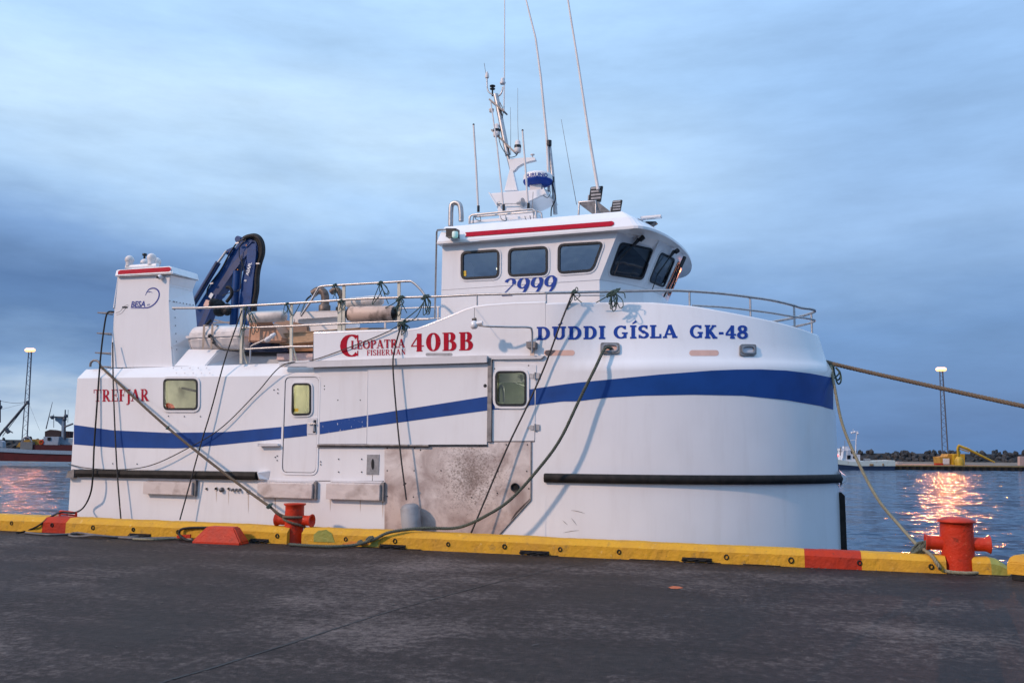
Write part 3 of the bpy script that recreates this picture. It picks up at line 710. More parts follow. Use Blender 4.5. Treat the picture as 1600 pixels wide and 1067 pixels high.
# deck of the aft house, transom, far side
sR = S1
hm.add([(c0.x, D + .15, ZD), (S1 + .3, D + .15, ZD), (S1 + .3, FT - .15, ZD), (c0.x, FT - .15, ZD)], [(0, 1, 2, 3)])
hm.add([sd + V((-.06, 0, ZB - sd.z)), sd, sc_, sb, sa, V((c0.x, D + .15, ZD)), V((c0.x, FT - .15, ZD)), V((sa.x, FT, sa.z)), V((sb.x, FT, sb.z)), V((sc_.x, FT, sc_.z)), V((sd.x, FT, sd.z)), V((sd.x - .06, FT, ZB))],
       [(0, 1, 10, 11), (1, 2, 9, 10), (2, 3, 8, 9), (3, 4, 7, 8), (4, 5, 6, 7)])
hm.sheet([V((p.x, FT, p.z)) for p in sidepoly])
hm.add([(p.x, p.y + .03, p.z) for p in ()] or [(S1, D, 0), (S1, D, .001), (S1, D + .001, 0)], [(0, 1, 2)])
# inner face of the raised bulwark
ip = [V((s, D + .06, z)) for s, z in topS]; hm.sheet([V((topS[0][0], D + .06, ZD))] + ip + [V((S1, D + .06, ZD))])
for (s0, z0_), (s1_, z1_) in zip(topS, topS[1:]): hm.add([(s0, D, z0_), (s1_, D, z1_), (s1_, D + .06, z1_), (s0, D + .06, z0_)], [(0, 1, 2, 3)])
hm.add([(topS[0][0], D, ZD - .1), (topS[0][0], D + .06, ZD - .1), (topS[0][0], D + .06, topS[0][1]), (topS[0][0], D, topS[0][1])], [(0, 1, 2, 3)])
# bow shell
us = sorted([i * .008 for i in range(13)] + [x for x in [math.sin(PI / 2 * i / 60) ** (2 / PP) for i in range(61)] if x > .1]); cols = [(u, 1) for u in us] + [(u, -1) for u in reversed(us[:-1])]
def rowz(fz): return [pt_u(u, fz(u), sg) for u, sg in cols]
for zs in ([lambda u: ZB, lambda u: .0, lambda u: .9, lambda u: 1.6, lambda u: 2.3, lambda u: 2.70 + sheer(u), lambda u: 2.76 + sheer(u)],
           [lambda u: 2.76 + sheer(u), lambda u: 2.845 + sheer(u), lambda u: 2.93 + sheer(u)],
           [lambda u: 2.93 + sheer(u), lambda u: 3.2, lambda u: interp(topB, u) - .07, lambda u: interp(topB, u) - .03, lambda u: interp(topB, u) - .02]):
    hm.grid([rowz(f) for f in zs])
rim = lambda e, dz: [pt_u(u, interp(topB, u) + dz, sg, e) for u, sg in cols]
hm.grid([rim(0, -.02), rim(.015, -.002), rim(.06, 0), rim(.075, -.02), [p + V((0, 0, -.7)) for p in rim(.075, 0)]])
fd = [p.copy() for p in rim(.08, 0)]
for p in fd: p.z = 2.95
hm.sheet(fd)
HULL = hm.build('hull', WHITE, BOAT, weld=True)

# blue stripe ------------------------------------------------------
upT = [(116, 663.5), (175, 672), (262, 676), (350, 675), (442, 666.5), (495, 660), (572, 649), (762, 619), (822, 609), (880, 600.5), (900, 598), (960, 592), (1031, 585), (1110, 579), (1150, 577.3), (1189, 577), (1230, 579), (1267, 583.5), (1290, 588), (1300, 590)]
loT = [(115, 694), (175, 699), (280, 700.5), (350, 694.5), (442, 685), (495, 679), (572, 667), (762, 641), (822, 634), (880, 627), (900, 627), (950, 621), (1005, 618), (1084, 616.5), (1162, 618), (1228, 625), (1281, 634), (1302, 640)]
def stripe(x0, x1, mapf, parent, o=.004, m=BLUE, n=None):
    mb = MB(); n = n or max(2, int((x1 - x0) / 12)); rows = []
    for i in range(n + 1):
        x = lerp(x0, x1, i / n); ya, yb = interp(upT, x), interp(loT, x); rows.append([mapf(x, lerp(ya, yb, k / 4), o) for k in range(5)])
    mb.grid(rows); return mb.build('stripe', m, parent)
stripe(115.5, 441, SIDE, HULL, .004)
stripe(836, 1301.5, hull, HULL, .005, n=90)
st = MB(); a = [p for p in [hull(1301, 591, .006), hull(1302.5, 640, .006)]]

# helper: slab on the side (photo outline -> true plate)
def slab(name, pts, t, th, m, parent=BOAT, r=0, bevel=0, label=None):
    lp = [bt(x, y, t) for x, y in pts]
    if r: lp = bez(lp, r)
    return MB().prism(lp, (0, -th, 0)).build(name, m, parent, bevel=bevel, label=label)
def line_part(name, pts, t, r, m, parent=BOAT, n=6): return MB().tube([bt(x, y, t) for x, y in pts], r, n).build(name, m, parent)
def ringwin(parent, corners, t, r, name='window', glass=GLASSL, frame_w=.045, gas=.03, sticker=None, fm=WHITE2):
    lp = loopb(corners, r, t)
    w = MB().ring(off(lp, frame_w), lp, (0, -.022, 0)).build(name, fm, parent)
    MB().ring(off(lp, .004), off(lp, -gas), (0, -.032, 0)).build('gasket', GASK, w)
    g = MB(); g.sheet([p + V((0, .012, 0)) for p in off(lp, -gas * .5)]); g.build('pane', glass, w)
    return w
def room(x0, x1, y0, y1, depth, m, name='cabin', energy=14, col=(1, .93, .62)):
    a = bt(x0, y1, D); b = bt(x1, y0, D); mb = MB()
    p = (a.x, D + .03, a.z); q = (b.x, D + depth, b.z)
    x0_, y0_, z0_ = p; x1_, y1_, z1_ = q
    mb.add([(x0_, y0_, z0_), (x1_, y0_, z0_), (x1_, y1_, z0_), (x0_, y1_, z0_), (x0_, y0_, z1_), (x1_, y0_, z1_), (x1_, y1_, z1_), (x0_, y1_, z1_)], [(0, 3, 2, 1), (4, 5, 6, 7), (1, 2, 6, 5), (2, 3, 7, 6), (3, 0, 4, 7)])
    r_ = mb.build(name, m, BOAT)
    l = bpy.data.lights.new('cabin_lamp', 'POINT'); l.energy = energy; l.color = col; l.shadow_soft_size = .12; o = bpy.data.objects.new('cabin_lamp', l); COL.objects.link(o)
    o.location = b2w(V(((x0_ + x1_) / 2, y0_ + depth * .45, z1_ - .22))); return r_
r1 = room(215, 360, 584, 720, 1.6, ROOMW, 'cabin', 17, (1, .97, .86))
cz = bt(292, 604, D + 1.2)
MB().bar(bt(288, 607, D + 1.0), bt(312, 612, D + .9), .10, .035).build('cabin_shelf', STEELD, BOAT)
MB().sphere(bt(262, 640, D + .3), .13, 8).build('life_vest', REDI, BOAT)
MB().bar(bt(287, 640, D + 1.2), bt(287, 585, D + 1.2), .03, .03).build('cabin_door_edge', STEELD, BOAT)
r2 = room(425, 520, 582, 700, 1.0, ROOMW, 'cabin', 11, (1, .94, .66))
room(745, 850, 562, 690, 1.2, mat('green_cabin_wall', (.42, .46, .38), .7, nscale=3, namp=.15), 'cabin', 6.5, (1, .97, .75))
MB().tube(catmull([bt(780, 628, D + .5), bt(780, 608, D + .5), bt(784, 603, D + .5), bt(787, 612, D + .5), bt(787, 628, D + .5)], 5), .02, 6).build('cabin_handrail', GALV, BOAT)
MB().tube([bt(778, 590, D + .7), bt(822, 604, D + .6)], .008, 5).build('cabin_cable', GALV, BOAT)
ringwin(BOAT, WIN1, D, .09)

# doors and panels on the side -------------------------------------
def rounded_line(name, corners, t, r, w, m, parent, rad=.08): 
    lp = loopb(corners, rad, t); return MB().tube(lp, w, 5, closed=True).build(name, m, parent)
def door(name, outer, hole, t, th, parent, r, label=None):
    lo = loopb(outer, r, t - th) if r else [bt(x, y, t - th) for x, y in outer]
    hl = off(loopb(hole, .08, t - th), -.012)
    mb = MB(); mb.sheet(lo, [hl])
    back = [p + V((0, th, 0)) for p in lo]; n = len(lo)
    for i in range(n): j = (i + 1) % n; mb.add([lo[i], lo[j], back[j], back[i]], [(0, 1, 2, 3)])
    hb = [p + V((0, th, 0)) for p in hl]; n = len(hl)
    for i in range(n): j = (i + 1) % n; mb.add([hl[i], hl[j], hb[j], hb[i]], [(0, 1, 2, 3)])
    return mb.build(name, WHITE2, parent, label=label)
# frame around door 1
D1 = [(441, 738), (494, 739), (499, 588.5), (446, 589)]
MB().ring(off(loopb(D1, .10, D), .035), loopb(D1, .10, D), (0, -.014, 0)).build('door_frame', WHITE, BOAT)
MB().ring(off(loopb(D1, .10, D), .004), off(loopb(D1, .10, D), -.01), (0, -.006, 0)).build('door_seal', SEAM, BOAT)
d1 = door('door', [(442, 737), (493, 738), (498, 590), (447, 590.5)], D1W, D, .012, BOAT, .10)
w = ringwin(d1, D1W, D - .012, .08, glass=GLASSL, frame_w=.03, gas=.03)
slab('sticker', [(459, 643), (466, 643), (466, 638), (459, 638)], D - .012, .003, YST, d1)
stripe(443.5, 479.5, plane(D - .012), d1, .004)
hr = slab('handle_recess', [(480, 678), (494.5, 678), (496, 652.5), (481, 653)], D - .012, .012, TRIM, d1, r=.02)
MB().tube([bt(482, 662, D - .05), bt(493, 662, D - .05)], .012, 6).tube([bt(490, 657, D - .045), bt(491, 674, D - .045)], .014, 6).build('door_handle', STEEL, d1)
slab('frame_shadow_gap', [(489, 676), (493, 676), (494, 656), (490, 656)], D - .024, .003, GASK, d1)
# steps / grab rails beside door 1
for c in ([(408, 693), (438, 693), (439, 696), (439, 697), (408, 697)],): slab('step_ledge', c, D, .09, TRIM, bevel=.006)
# riveted access panel and the long sliding door
p1 = slab('side_panel', [(499, 693), (573, 693), (575, 575.5), (501, 576)], D, .010, WHITE2)
stripe(499.5, 573, plane(D - .010), p1, .004, BLUEC)
p2 = slab('sliding_door', [(574.5, 695), (762, 694.5), (763.5, 568.5), (576, 574)], D, .028, WHITE2, bevel=.004)
stripe(575, 761.8, plane(D - .028), p2, .004)
MB().lathe([(.028, 0), (.028, .004), (.020, .006), (.001, .004)], bt(758, 602.5, D - .028), V((0, -1, 0)), 14).build('lock_hole', GASK, p2)
# steel track under the door
line_part('door_track', [(497, 694.8), (670, 696.2)], D - .045, .022, STEELD)
slab('door_sill', [(497, 699), (670, 699), (670, 695), (497, 695)], D, .03, STEELD)
slab('sill_strip', [(670, 697), (762, 697), (762, 694.5), (670, 694.5)], D, .026, GASK)
# trim beam above
slab('upper_beam', [(485, 574.8), (764, 567), (764, 556.3), (485, 565.5)], D, .11, TRIM, bevel=.008)
slab('upper_ledge', [(441, 573.5), (485, 573.5), (485, 567.5), (441, 569.5)], D, .09, TRIM, bevel=.006)
slab('ledge_lip', [(441, 566.5), (488, 563.5), (488, 566.5), (441, 569.2)], D + .02, .11, WHITE2)
# small bolts
bm_ = MB()
for x, y in ((507, 603), (507, 608), (528, 625), (563, 625), (501, 721), (501, 725.5), (529, 717), (565, 717), (529, 737), (565, 737), (428, 609), (434, 608), (434, 614), (430, 714), (433, 712), (433, 719), (176, 724), (214, 724.5), (263, 650), (288, 650.5), (313, 650.5),
             (605, 700), (648, 699.5), (657, 703), (605, 735), (647, 735), (689, 735), (605, 775), (646, 776), (791, 694.5), (824, 694.5), (777, 770), (737, 777), (823, 736), (778, 736), (826, 763), (773, 576), (772, 595), (772, 617), (780, 580), (826, 571), (755, 692)):
    bm_.lathe([(.011, 0), (.011, .004), (.006, .008)], bt(x, y, D - .008), V((0, -1, 0)), 8)
bm_.build('bolt_heads', GASK, BOAT, kind='stuff')
rv = MB()
for i, x in enumerate(range(272, 330, 13)):
    for y, dx in ((575, 0), (583, 5)): rv.lathe([(.014, 0), (.010, .008)], bt(x + dx, y, D + .07 if y == 575 else D + .0) + V((0, -.02, 0)), V((0, -1, .4)), 8)
rv.build('rivets', TRIM, BOAT, kind='stuff')

# door 2 in its recess
slab('door_post', [(762.5, 690), (769, 690), (770, 560), (764, 560)], D, .05, STEELD)
slab('recess_head', [(764, 562), (846, 561), (852, 556), (764, 556)], D, .05, TRIM)
d2 = door('door', [(769, 689), (835, 688.5), (838, 570), (770, 563)], D2W, D, .010, BOAT, 0)
ringwin(d2, D2W, D - .010, .09, glass=GLASSL)
def rect_stripe(x0, x1):
    mb = MB(); xs_ = [lerp(x0, x1, i / 6) for i in range(7)]
    return xs_
stripe(769.5, 773.2, plane(D - .010), d2, .004, n=2)
stripe(825.5, 835.2, plane(D - .010), d2, .004, n=2)
mb = MB(); q = [(773.2, 637.8), (773.2, interp(loT, 773)), (812, 638.2)]; mb.sheet([bt(x, y, D - .015) for x, y in q]); mb.build('stripe', BLUE, d2)
for y in (587, 667.5):
    mb = MB(); mb.prism([bt(x, yy, D - .012) for x, yy in ((824, y + .5), (829, y - 3.5), (834, y - 3), (834, y + 4), (829, y + 4))], (0, -.01, 0)); mb.prism([bt(x, yy, D - .012) for x, yy in ((838, y - 4.5), (843, y - 4.5), (843, y + 4.5), (838, y + 4.5))], (0, -.01, 0))
    mb.tube([bt(836, y - 5.5, D - .02), bt(836, y + 5.5, D - .02)], .016, 8); mb.build('hinge', STEEL, d2)
line_part('door_gap', [(836.5, 570), (835, 690)], D - .002, .006, SEAM)
line_part('door_sill_line', [(763, 690), (835, 689.5)], D - .002, .008, SEAM)
# grease patch
slab('lower_panel_seam', [(420, 751.2), (600, 752), (600, 750.9), (420, 750.2)], D, .004, SEAM)
# steel plate with oval slot
sp_ = slab('slot_plate', [(573, 741), (592, 741), (593, 710), (574, 710)], D, .010, GALV)
MB().prism([bt(582.5 + 2.3 * math.cos(a), 725 + 8.5 * math.sin(a), D - .010) for a in [2 * PI * i / 16 for i in range(16)]], (0, -.004, 0)).build('slot', GASK, sp_)
slab('drip_stain', [(581.3, 753), (582.3, 753), (582.6, 742), (581.6, 742)], D, .0025, mat('stain', (.3, .27, .25), .7))

# scuffed steel plate
def scuffmat():
    m = bpy.data.materials.new('scuffed_steel_plate'); m.use_nodes = True; nt = m.node_tree; N = nt.nodes; L = nt.links; b = N['Principled BSDF']
    tc = N.new('ShaderNodeTexCoord')
    def nz(s, d, r, st=(1, 1, 1)):
        mp = N.new('ShaderNodeMapping'); mp.inputs['Scale'].default_value = st; L.new(tc.outputs['Object'], mp.inputs[0])
        n = N.new('ShaderNodeTexNoise'); n.inputs['Scale'].default_value = s; n.inputs['Detail'].default_value = d; n.inputs['Roughness'].default_value = r; n.inputs['Distortion'].default_value = .6; L.new(mp.outputs[0], n.inputs[0]); return n.outputs[0]
    a = nz(2.0, 5, .6); f = nz(26, 6, .75, (1, 1, 1.3))
    r = N.new('ShaderNodeValToRGB'); L.new(a, r.inputs[0]); e = r.color_ramp.elements; e[0].position = .36; e[0].color = (.40, .33, .31, 1); e[1].position = .60; e[1].color = (.72, .66, .63, 1)
    b2 = nz(.8, 3, .5); sp2 = N.new('ShaderNodeSeparateXYZ'); L.new(tc.outputs['Object'], sp2.inputs[0])
    zc_ = bt(700, 765, D).z - ORG[BOAT.name][0].z
    zr_ = N.new('ShaderNodeMapRange'); zr_.inputs[1].default_value = zc_ + .45; zr_.inputs[2].default_value = zc_ - .6; zr_.inputs[3].default_value = 0; zr_.inputs[4].default_value = 1
    zz_ = N.new('ShaderNodeMath'); zz_.operation = 'MULTIPLY_ADD'; L.new(b2, zz_.inputs[0]); zz_.inputs[1].default_value = -2.2; zz_.inputs[2].default_value = 1.1; za = N.new('ShaderNodeMath'); za.operation = 'ADD'; L.new(zz_.outputs[0], za.inputs[0]); L.new(sp2.outputs[2], za.inputs[1]); L.new(za.outputs[0], zr_.inputs[0])
    zm = N.new('ShaderNodeMix'); zm.data_type = 'RGBA'; zm.blend_type = 'MULTIPLY'; L.new(zr_.outputs[0], zm.inputs[0]); L.new(r.outputs[0], zm.inputs[6]); zm.inputs[7].default_value = (.80, .71, .67, 1); r = zm
    # rubbed blot round the middle of the plate
    c = V(bt(735, 745, D)) - ORG[BOAT.name][0]
    vd = N.new('ShaderNodeVectorMath'); vd.operation = 'SUBTRACT'; L.new(tc.outputs['Object'], vd.inputs[0]); vd.inputs[1].default_value = c
    sx = N.new('ShaderNodeVectorMath'); sx.operation = 'MULTIPLY'; L.new(vd.outputs[0], sx.inputs[0]); sx.inputs[1].default_value = (1.5, 0, 1.5)
    ln = N.new('ShaderNodeVectorMath'); ln.operation = 'LENGTH'; L.new(sx.outputs[0], ln.inputs[0])
    mr = N.new('ShaderNodeMapRange'); mr.inputs[1].default_value = 1.25; mr.inputs[2].default_value = .1; mr.inputs[3].default_value = 0; mr.inputs[4].default_value = .20; L.new(ln.outputs[1], mr.inputs[0])
    ad = N.new('ShaderNodeMath'); ad.operation = 'ADD'; L.new(mr.outputs[0], ad.inputs[0]); L.new(f, ad.inputs[1])
    rr = N.new('ShaderNodeMapRange'); rr.inputs[1].default_value = .60; rr.inputs[2].default_value = .74; rr.inputs[4].default_value = .85; L.new(ad.outputs[0], rr.inputs[0])
    mx = N.new('ShaderNodeMix'); mx.data_type = 'RGBA'; L.new(rr.outputs[0], mx.inputs[0]); L.new(r.outputs[2], mx.inputs[6]); mx.inputs[7].default_value = (.17, .13, .11, 1); L.new(mx.outputs[2], b.inputs['Base Color'])
    b.inputs['Metallic'].default_value = .15; b.inputs['Roughness'].default_value = .45
    bu = N.new('ShaderNodeBump'); bu.inputs['Strength'].default_value = .3; bu.inputs['Distance'].default_value = .03; L.new(a, bu.inputs['Height']); L.new(bu.outputs[0], b.inputs['Normal']); return m
SCUFF = scuffmat()
sc0 = slab('scuffed_plate', [(601, 870), (760, 870), (781, 833), (829, 780), (829.5, 690), (763, 690), (763, 697), (601, 698)], D, .006, SCUFF)
slab('plate_edge', [(829, 781), (830.5, 781), (831, 690), (829.5, 690)], D, .02, STEELD)
MB().tube([bt(781, 834, D - .012), bt(829, 781, D - .012)], .012, 6).build('plate_trim', STEELD, BOAT)
mb = MB(); c = bt(805, 761, D - .006)
mb.lathe([(.068, 0), (.068, .03), (.052, .03), (.05, .002)], c, V((0, -1, 0)), 18, caps=False); mb.build('exhaust_outlet', GASK, BOAT)
MB().lathe([(.055, 0), (.055, .006)], c, V((0, -1, 0)), 18).build('exhaust_bore', DARK, BOAT)
mb = MB(); mb.prism([bt(x, y, D - .007) for x, y in ((798, 812), (806, 800), (818, 788), (829, 778), (829, 783), (816, 797))], (0, -.003, 0)); mb.build('scorch_mark', mat('scorch', (.07, .05, .045), .7, nscale=30, namp=.3), BOAT)

# boarding ledges / overboard discharge hoods
for x0, x1, y0, y1 in ((231, 306, 752, 771), (409, 493, 754, 776), (516, 598, 755, 779)):
    a = bt(x0, y1, D); b = bt(x1, y0, D); yy = D - .10
    mb = MB(); mb.add([(a.x, D, b.z), (b.x, D, b.z), (b.x, yy, b.z - .02), (a.x - .03, yy, b.z - .02), (a.x - .03, yy, a.z), (b.x, yy, a.z), (b.x, D, a.z), (a.x, D, a.z)], [(0, 1, 2, 3), (3, 2, 5, 4), (4, 5, 6, 7), (2, 1, 6, 5), (0, 3, 4, 7)])
    hd = mb.build('discharge_hood', mat('dented_plate', (.62, .55, .52), .5, metal=.15, nscale=3.5, col2=(.36, .29, .26), lo=.5, hi=.72, bump=.25, bscale=5, bdist=.05), BOAT, bevel=.006)
    MB().prism([(b.x + .005, D, b.z + .02), (b.x + .05, D, b.z + .02), (b.x + .05, D, a.z - .01), (b.x + .005, D, a.z - .01)], (0, -.06, 0)).build('hood_edge', STEELD, BOAT)
    MB().prism([(a.x, D, b.z + .005), (b.x, D, b.z + .005), (b.x, D, b.z + .035), (a.x, D, b.z + .035)], (0, -.012, 0)).build('hood_flange', TRIM, BOAT)
for x, y, r, d in ((323, 763.5, .022, 1), (338, 763.5, .03, 1), (347.5, 764.5, .034, 0), (357.5, 763.5, .026, 1), (364.5, 764.5, .02, 0), (370, 764.5, .02, 0), (375.5, 764.5, .02, 0), (388, 768, .036, 1)):
    mb = MB(); c = bt(x, y, D - .002)
    if d: mb.lathe([(r * 1.25, 0), (r * 1.25, .01), (r * .85, .012), (r * .8, .0)], c, V((0, -1, 0)), 12, caps=False); mb.build('through_hull_fitting', STEEL, BOAT); MB().lathe([(r * .85, 0), (r * .85, .003)], c, V((0, -1, 0)), 12).build('fitting_bore', DARK, BOAT)
    else: mb.lathe([(r * 1.2, 0), (r * 1.1, .05), (r * .5, .07), (.001, .07)], c, V((0, -1, -.2)), 12); mb.build('through_hull_fitting', STEELD, BOAT)

# rub rails
rl = MB(); P = [bt(122, 739, D - .03), bt(260, 742.5, D - .03), bt(402, 743.5, D - .03)]
a, b = P[0], P[-1]; hgt = .075
cs = [(.035, .075), (-.055, .066), (-.07, .055), (-.082, .0), (-.07, -.045), (-.045, -.066), (.03, -.07)]
rows = []
for i in range(21):
    p = a.lerp(b, i / 20); rows.append([p + V((0, q, w_)) for q, w_ in cs])
rl.grid(rows, False); rl.add(rows[0], [tuple(range(7))]); rl.add(rows[-1], [tuple(range(7))]); rl.build('rub_rail', BLACK, BOAT)
slab('rail_end_cap', [(109, 746), (121, 746), (122, 733), (112, 736)], D, .10, STEELD, bevel=.008)
mb = MB(); q = [bt(400, 737, D), bt(404, 751, D), bt(420, 750, D), bt(423, 735, D)]; q2 = [bt(402, 738, D - .11), bt(405, 748, D - .11)]
mb.add(q + q2, [(4, 5, 1, 0), (4, 3, 2, 5), (0, 3, 4), (5, 2, 1), (0, 1, 2, 3)]); mb.build('rail_end_wedge', WHITE2, BOAT, bevel=.008)
ur = [u for u in us if u > .0]; mids = []
for u, sg in [(-.02, 1)] + cols[1:] : mids.append((u, sg))
rows = []; zr = 1.08
for idx, (u, sg) in enumerate(cols):
    p = pt_u(u, zr, sg); nx = pt_u(min(1, u + .01), zr, sg) - pt_u(max(0, u - .01), zr, sg)
    j0, j1 = max(0, idx - 1), min(len(cols) - 1, idx + 1); tn = (pt_u(cols[j1][0], zr, cols[j1][1]) - pt_u(cols[j0][0], zr, cols[j0][1])).normalized(); nr = V((tn.y, -tn.x, 0)).normalized()
    rows.append([p + nr * (-q) + V((0, 0, w_)) for q, w_ in cs])
rows = [[V((S1 - .03, r[1], r[2])) for r in rows[0]]] + rows if False else rows
mb = MB(); mb.grid(rows[:]); mb.add(rows[0], [tuple(range(7))]); mb.add(rows[-1], [tuple(range(7))]); BR = mb.build('rub_rail', BLACK, BOAT)
sm_ = pt_u(1, 1.08)
mb = MB(); mb.add([sm_ + V((.04, -.16, .085)), sm_ + V((.12, 0, .04)), sm_ + V((.11, 0, -.03)), sm_ + V((.05, -.1, -.075)), sm_ + V((.02, .16, .085)), sm_ + V((.02, .1, -.075)), sm_ + V((.01, 0, .14)), sm_ + V((.02, 0, -.14))],
       [(0, 1, 2, 3), (1, 4, 5, 2), (6, 1, 0), (6, 4, 1), (3, 2, 7), (2, 5, 7)]); mb.build('stem_knuckle', WHITE2, BOAT)
mb = MB(); mb.prism([V((sm_.x - .1, TC - .045, .84)), V((sm_.x + .03, TC - .045, .86)), V((sm_.x + .085, TC - .045, .80)), V((sm_.x + .09, TC - .045, ZW)), V((sm_.x - .1, TC - .045, ZW))], (0, .09, 0)); mb.build('stem_fender', BLACK, BOAT)
# crease along the stem of the painted band
MB().tube([hull(1296, 590, .003), hull(1289, 612, .003), hull(1283, 633, .003)], .004, 5).build('stem_crease', NAVY, BOAT)

# bulwark openings
def ovalplate(name, x0, x1, y0, y1, m, mapf=hull, o=.003, parent=BOAT, n=14, fill=None):
    r = (y1 - y0) / 2; pts = []
    for i in range(n + 1): a = -PI / 2 + PI * i / n; pts.append((x1 - r + r * math.cos(a), (y0 + y1) / 2 + r * math.sin(a)))
    for i in range(n + 1): a = PI / 2 + PI * i / n; pts.append((x0 + r + r * math.cos(a), (y0 + y1) / 2 + r * math.sin(a)))
    mb = MB(); ym = (y0 + y1) / 2; xs_ = [x0 + r - r * math.cos(PI / 2 * i / 6) for i in range(7)] + [lerp(x0 + r, x1 - r, i / 8) for i in range(1, 8)] + [x1 - r + r * math.sin(PI / 2 * i / 6) for i in range(7)]
    def hh_(x): d = max(0, x0 + r - x, x - x1 + r); return math.sqrt(max(0, r * r - d * d)) + .01
    mb.grid([[mapf(x, ym + k * hh_(x), o) for x in xs_] for k in (-1, -.5, 0, .5, 1)]); return mb.build(name, m, parent)
ovalplate('freeing_port', 850, 898, 547, 555.5, PEACH)
mb = MB(); mb.sheet([hull(x, y, .012) for x, y in ((851, 552), (853, 548), (858, 547), (868, 547.2), (864, 551), (860, 555.3), (854, 555))]); mb.build('port_shutter', SEAM, BOAT)
ovalplate('freeing_port', 1077, 1123, 547, 556, PEACH)
ovalplate('freeing_port', 665, 707, 551.5, 556, GALV, SIDE)
def fairlead(x0, x1, y0, y1, inner):
    c = [(x0, y1), (x1, y1 - .5), (x1 - .3, y0 + .5), (x0 + .3, y0)]
    P = [hull(x, y, .002) for x, y in c]; lo = bez(P, .04); nr = (P[1] - P[0]).cross(P[2] - P[0]).normalized()
    if nr.y > 0: nr = -nr
    P2 = [hull(lerp(x0, x1, a), lerp(y0, y1, b), .002) for a, b in ((.12, .8), (.88, .8), (.88, .2), (.12, .2))]; li = bez(P2, .07)
    f = MB().ring(lo, li, nr * .03).build('fairlead', STEELD, BOAT)
    MB().ring(off(li, .012), off(li, -.01), nr * .042).build('lip', GALV, f)
    MB().sheet([p + nr * .014 for p in off(li, .005)]).build('opening', inner, f)
fairlead(938, 968.5, 536, 553.5, PEACH)
fairlead(1155, 1180.5, 538.5, 556.5, mat('pale_grey_inside', (.55, .57, .62), .6))
# knife light arm (swing lamp) on the bulwark
T0 = D - .40
arm = MB(); arm.tube(catmull([bt(831, 552, D - .10), bt(831.5, 530, D - .12), bt(831, 516, D - .14), bt(826, 511.5, D - .17), bt(800, 511, D - .27), bt(765, 510, T0 + .02), bt(748, 508.5, T0)], 6), .017, 8)
ARM = arm.build('swing_arm', STEEL, BOAT)
slab('arm_bracket', [(826, 544.5), (840, 544.5), (840, 535.5), (826, 535.5)], D, .12, STEELD, ARM, bevel=.005)
c = bt(741, 508, T0); mb = MB(); mb.lathe([(.03, .07), (.05, .05), (.062, .0), (.058, -.035), (.035, -.06), (.001, -.062)], c, V((0, 0, 1)), 16); mb.tube([c + V((.02, 0, .02)), c + V((.14, 0, .03))], .035, 8); mb.build('lamp_head', WHITE2, ARM)
MB().tube([c + V((-.03, 0, .08)), c + V((.03, 0, .09))], .03, 8).build('lamp_clip', GASK, ARM)
MB().tube([bt(741, 503, T0), bt(741.5, 481, D - .02)], .004, 5).build('stay_wire', ROPED, ARM)
mb = MB(); mb.prism([bt(x, y, D - .003) for x, y in ((828, 559), (829, 546), (836, 546), (834, 560))], (0, -.0015, 0)); mb.build('rust_stain', mat('rust_stain', (.62, .50, .42), .6), BOAT)

# scuffs and runs on the shell
rd = random.Random(77); SCM = mat('scuff_mark', (.34, .33, .33), .7, nscale=20, namp=.2)
for i in range(4):
    x, y = rd.uniform(860, 900) + 90 * (i > 4), rd.uniform(775, 842); a = rd.uniform(-.2, 1.6); l = rd.uniform(5, 26); c = rd.uniform(-.8, .8)
    P = [hull(x + t * l, y + t * l * a + c * 6 * t * (1 - t), .002) for t in (0, .25, .5, .75, 1)]
    MB().tube(P, [.001, .0035, .005, .0035, .001], 4).build('scuff_mark', SCM, HULL)
RUN = mat('rust_run', (.60, .52, .46), .6, nscale=8, namp=.1)
for x, y0, l, w in ((388, 773, 30, 1.0), (338, 768, 18, .8), (430, 778, 26, 1.0), (433, 796, 30, 1.4), (563, 781, 20, .9), (598, 780, 30, 1.4), (306, 772, 14, .8), (516, 780, 20, .8), (357, 768, 22, .7)):
    mb = MB(); mb.sheet([bt(px, py, D - .002) for px, py in ((x - w, y0), (x + w, y0), (x + w * .7, y0 + l * .6), (x, y0 + l), (x - w * .6, y0 + l * .5))]); mb.build('rust_run', RUN, HULL)
# lettering --------------------------------------------------------
lettering('name_letter', 'DÚDDI GÍSLA', 838, 1058.5, 531.3, 528.0, 20.6, hull, BLUET, HULL, .24, .125, .085, gap=.055)
lettering('number_letter', 'GK-48', 1078, 1168.5, 528.6, 529.6, 21, hull, BLUET, HULL, .24, .13, .07, gap=.04)
lettering('builder_letter', 'TREFJAR', 146, 232.5, 627.3, 626.3, 18.6, SIDE, REDW, HULL, .21, .06, .09, gap=.05)
lettering('model_digit', '40BB', 641, 740.5, 549.5, 547.0, 28.5, SIDE, RED, HULL, .27, .06, .07, gap=.06)
lettering('model_letter', 'C', 533, 562, 557.5, 557, 34.5, SIDE, RED, HULL, .30, .06, .05)
lettering('model_letter', 'LEOPATRA', 548, 632.5, 545.5, 542.5, 13.2, SIDE, RED, HULL, .21, .07, .06, gap=.04, o0=.009)
lettering('model_letter', 'FISHERMAN', 573, 633.5, 555.5, 553.8, 8.6, SIDE, REDW, HULL, .18, .08, .06, gap=.06)

# funnel tower aft -------------------------------------------------
TF = D + .22; TW = 1.5
wl = [(172.5, 574), (173, 540), (178, 480), (184, 431)]
zt = bt(225, 432, TF).z
nearL = [bt(x, y, TF) for x, y in wl]
nearR = [bt(x, y, TF) for x, y in ((271, 573), (268.5, 540), (267, 515), (265, 470), (263, 446), (267, 430))]
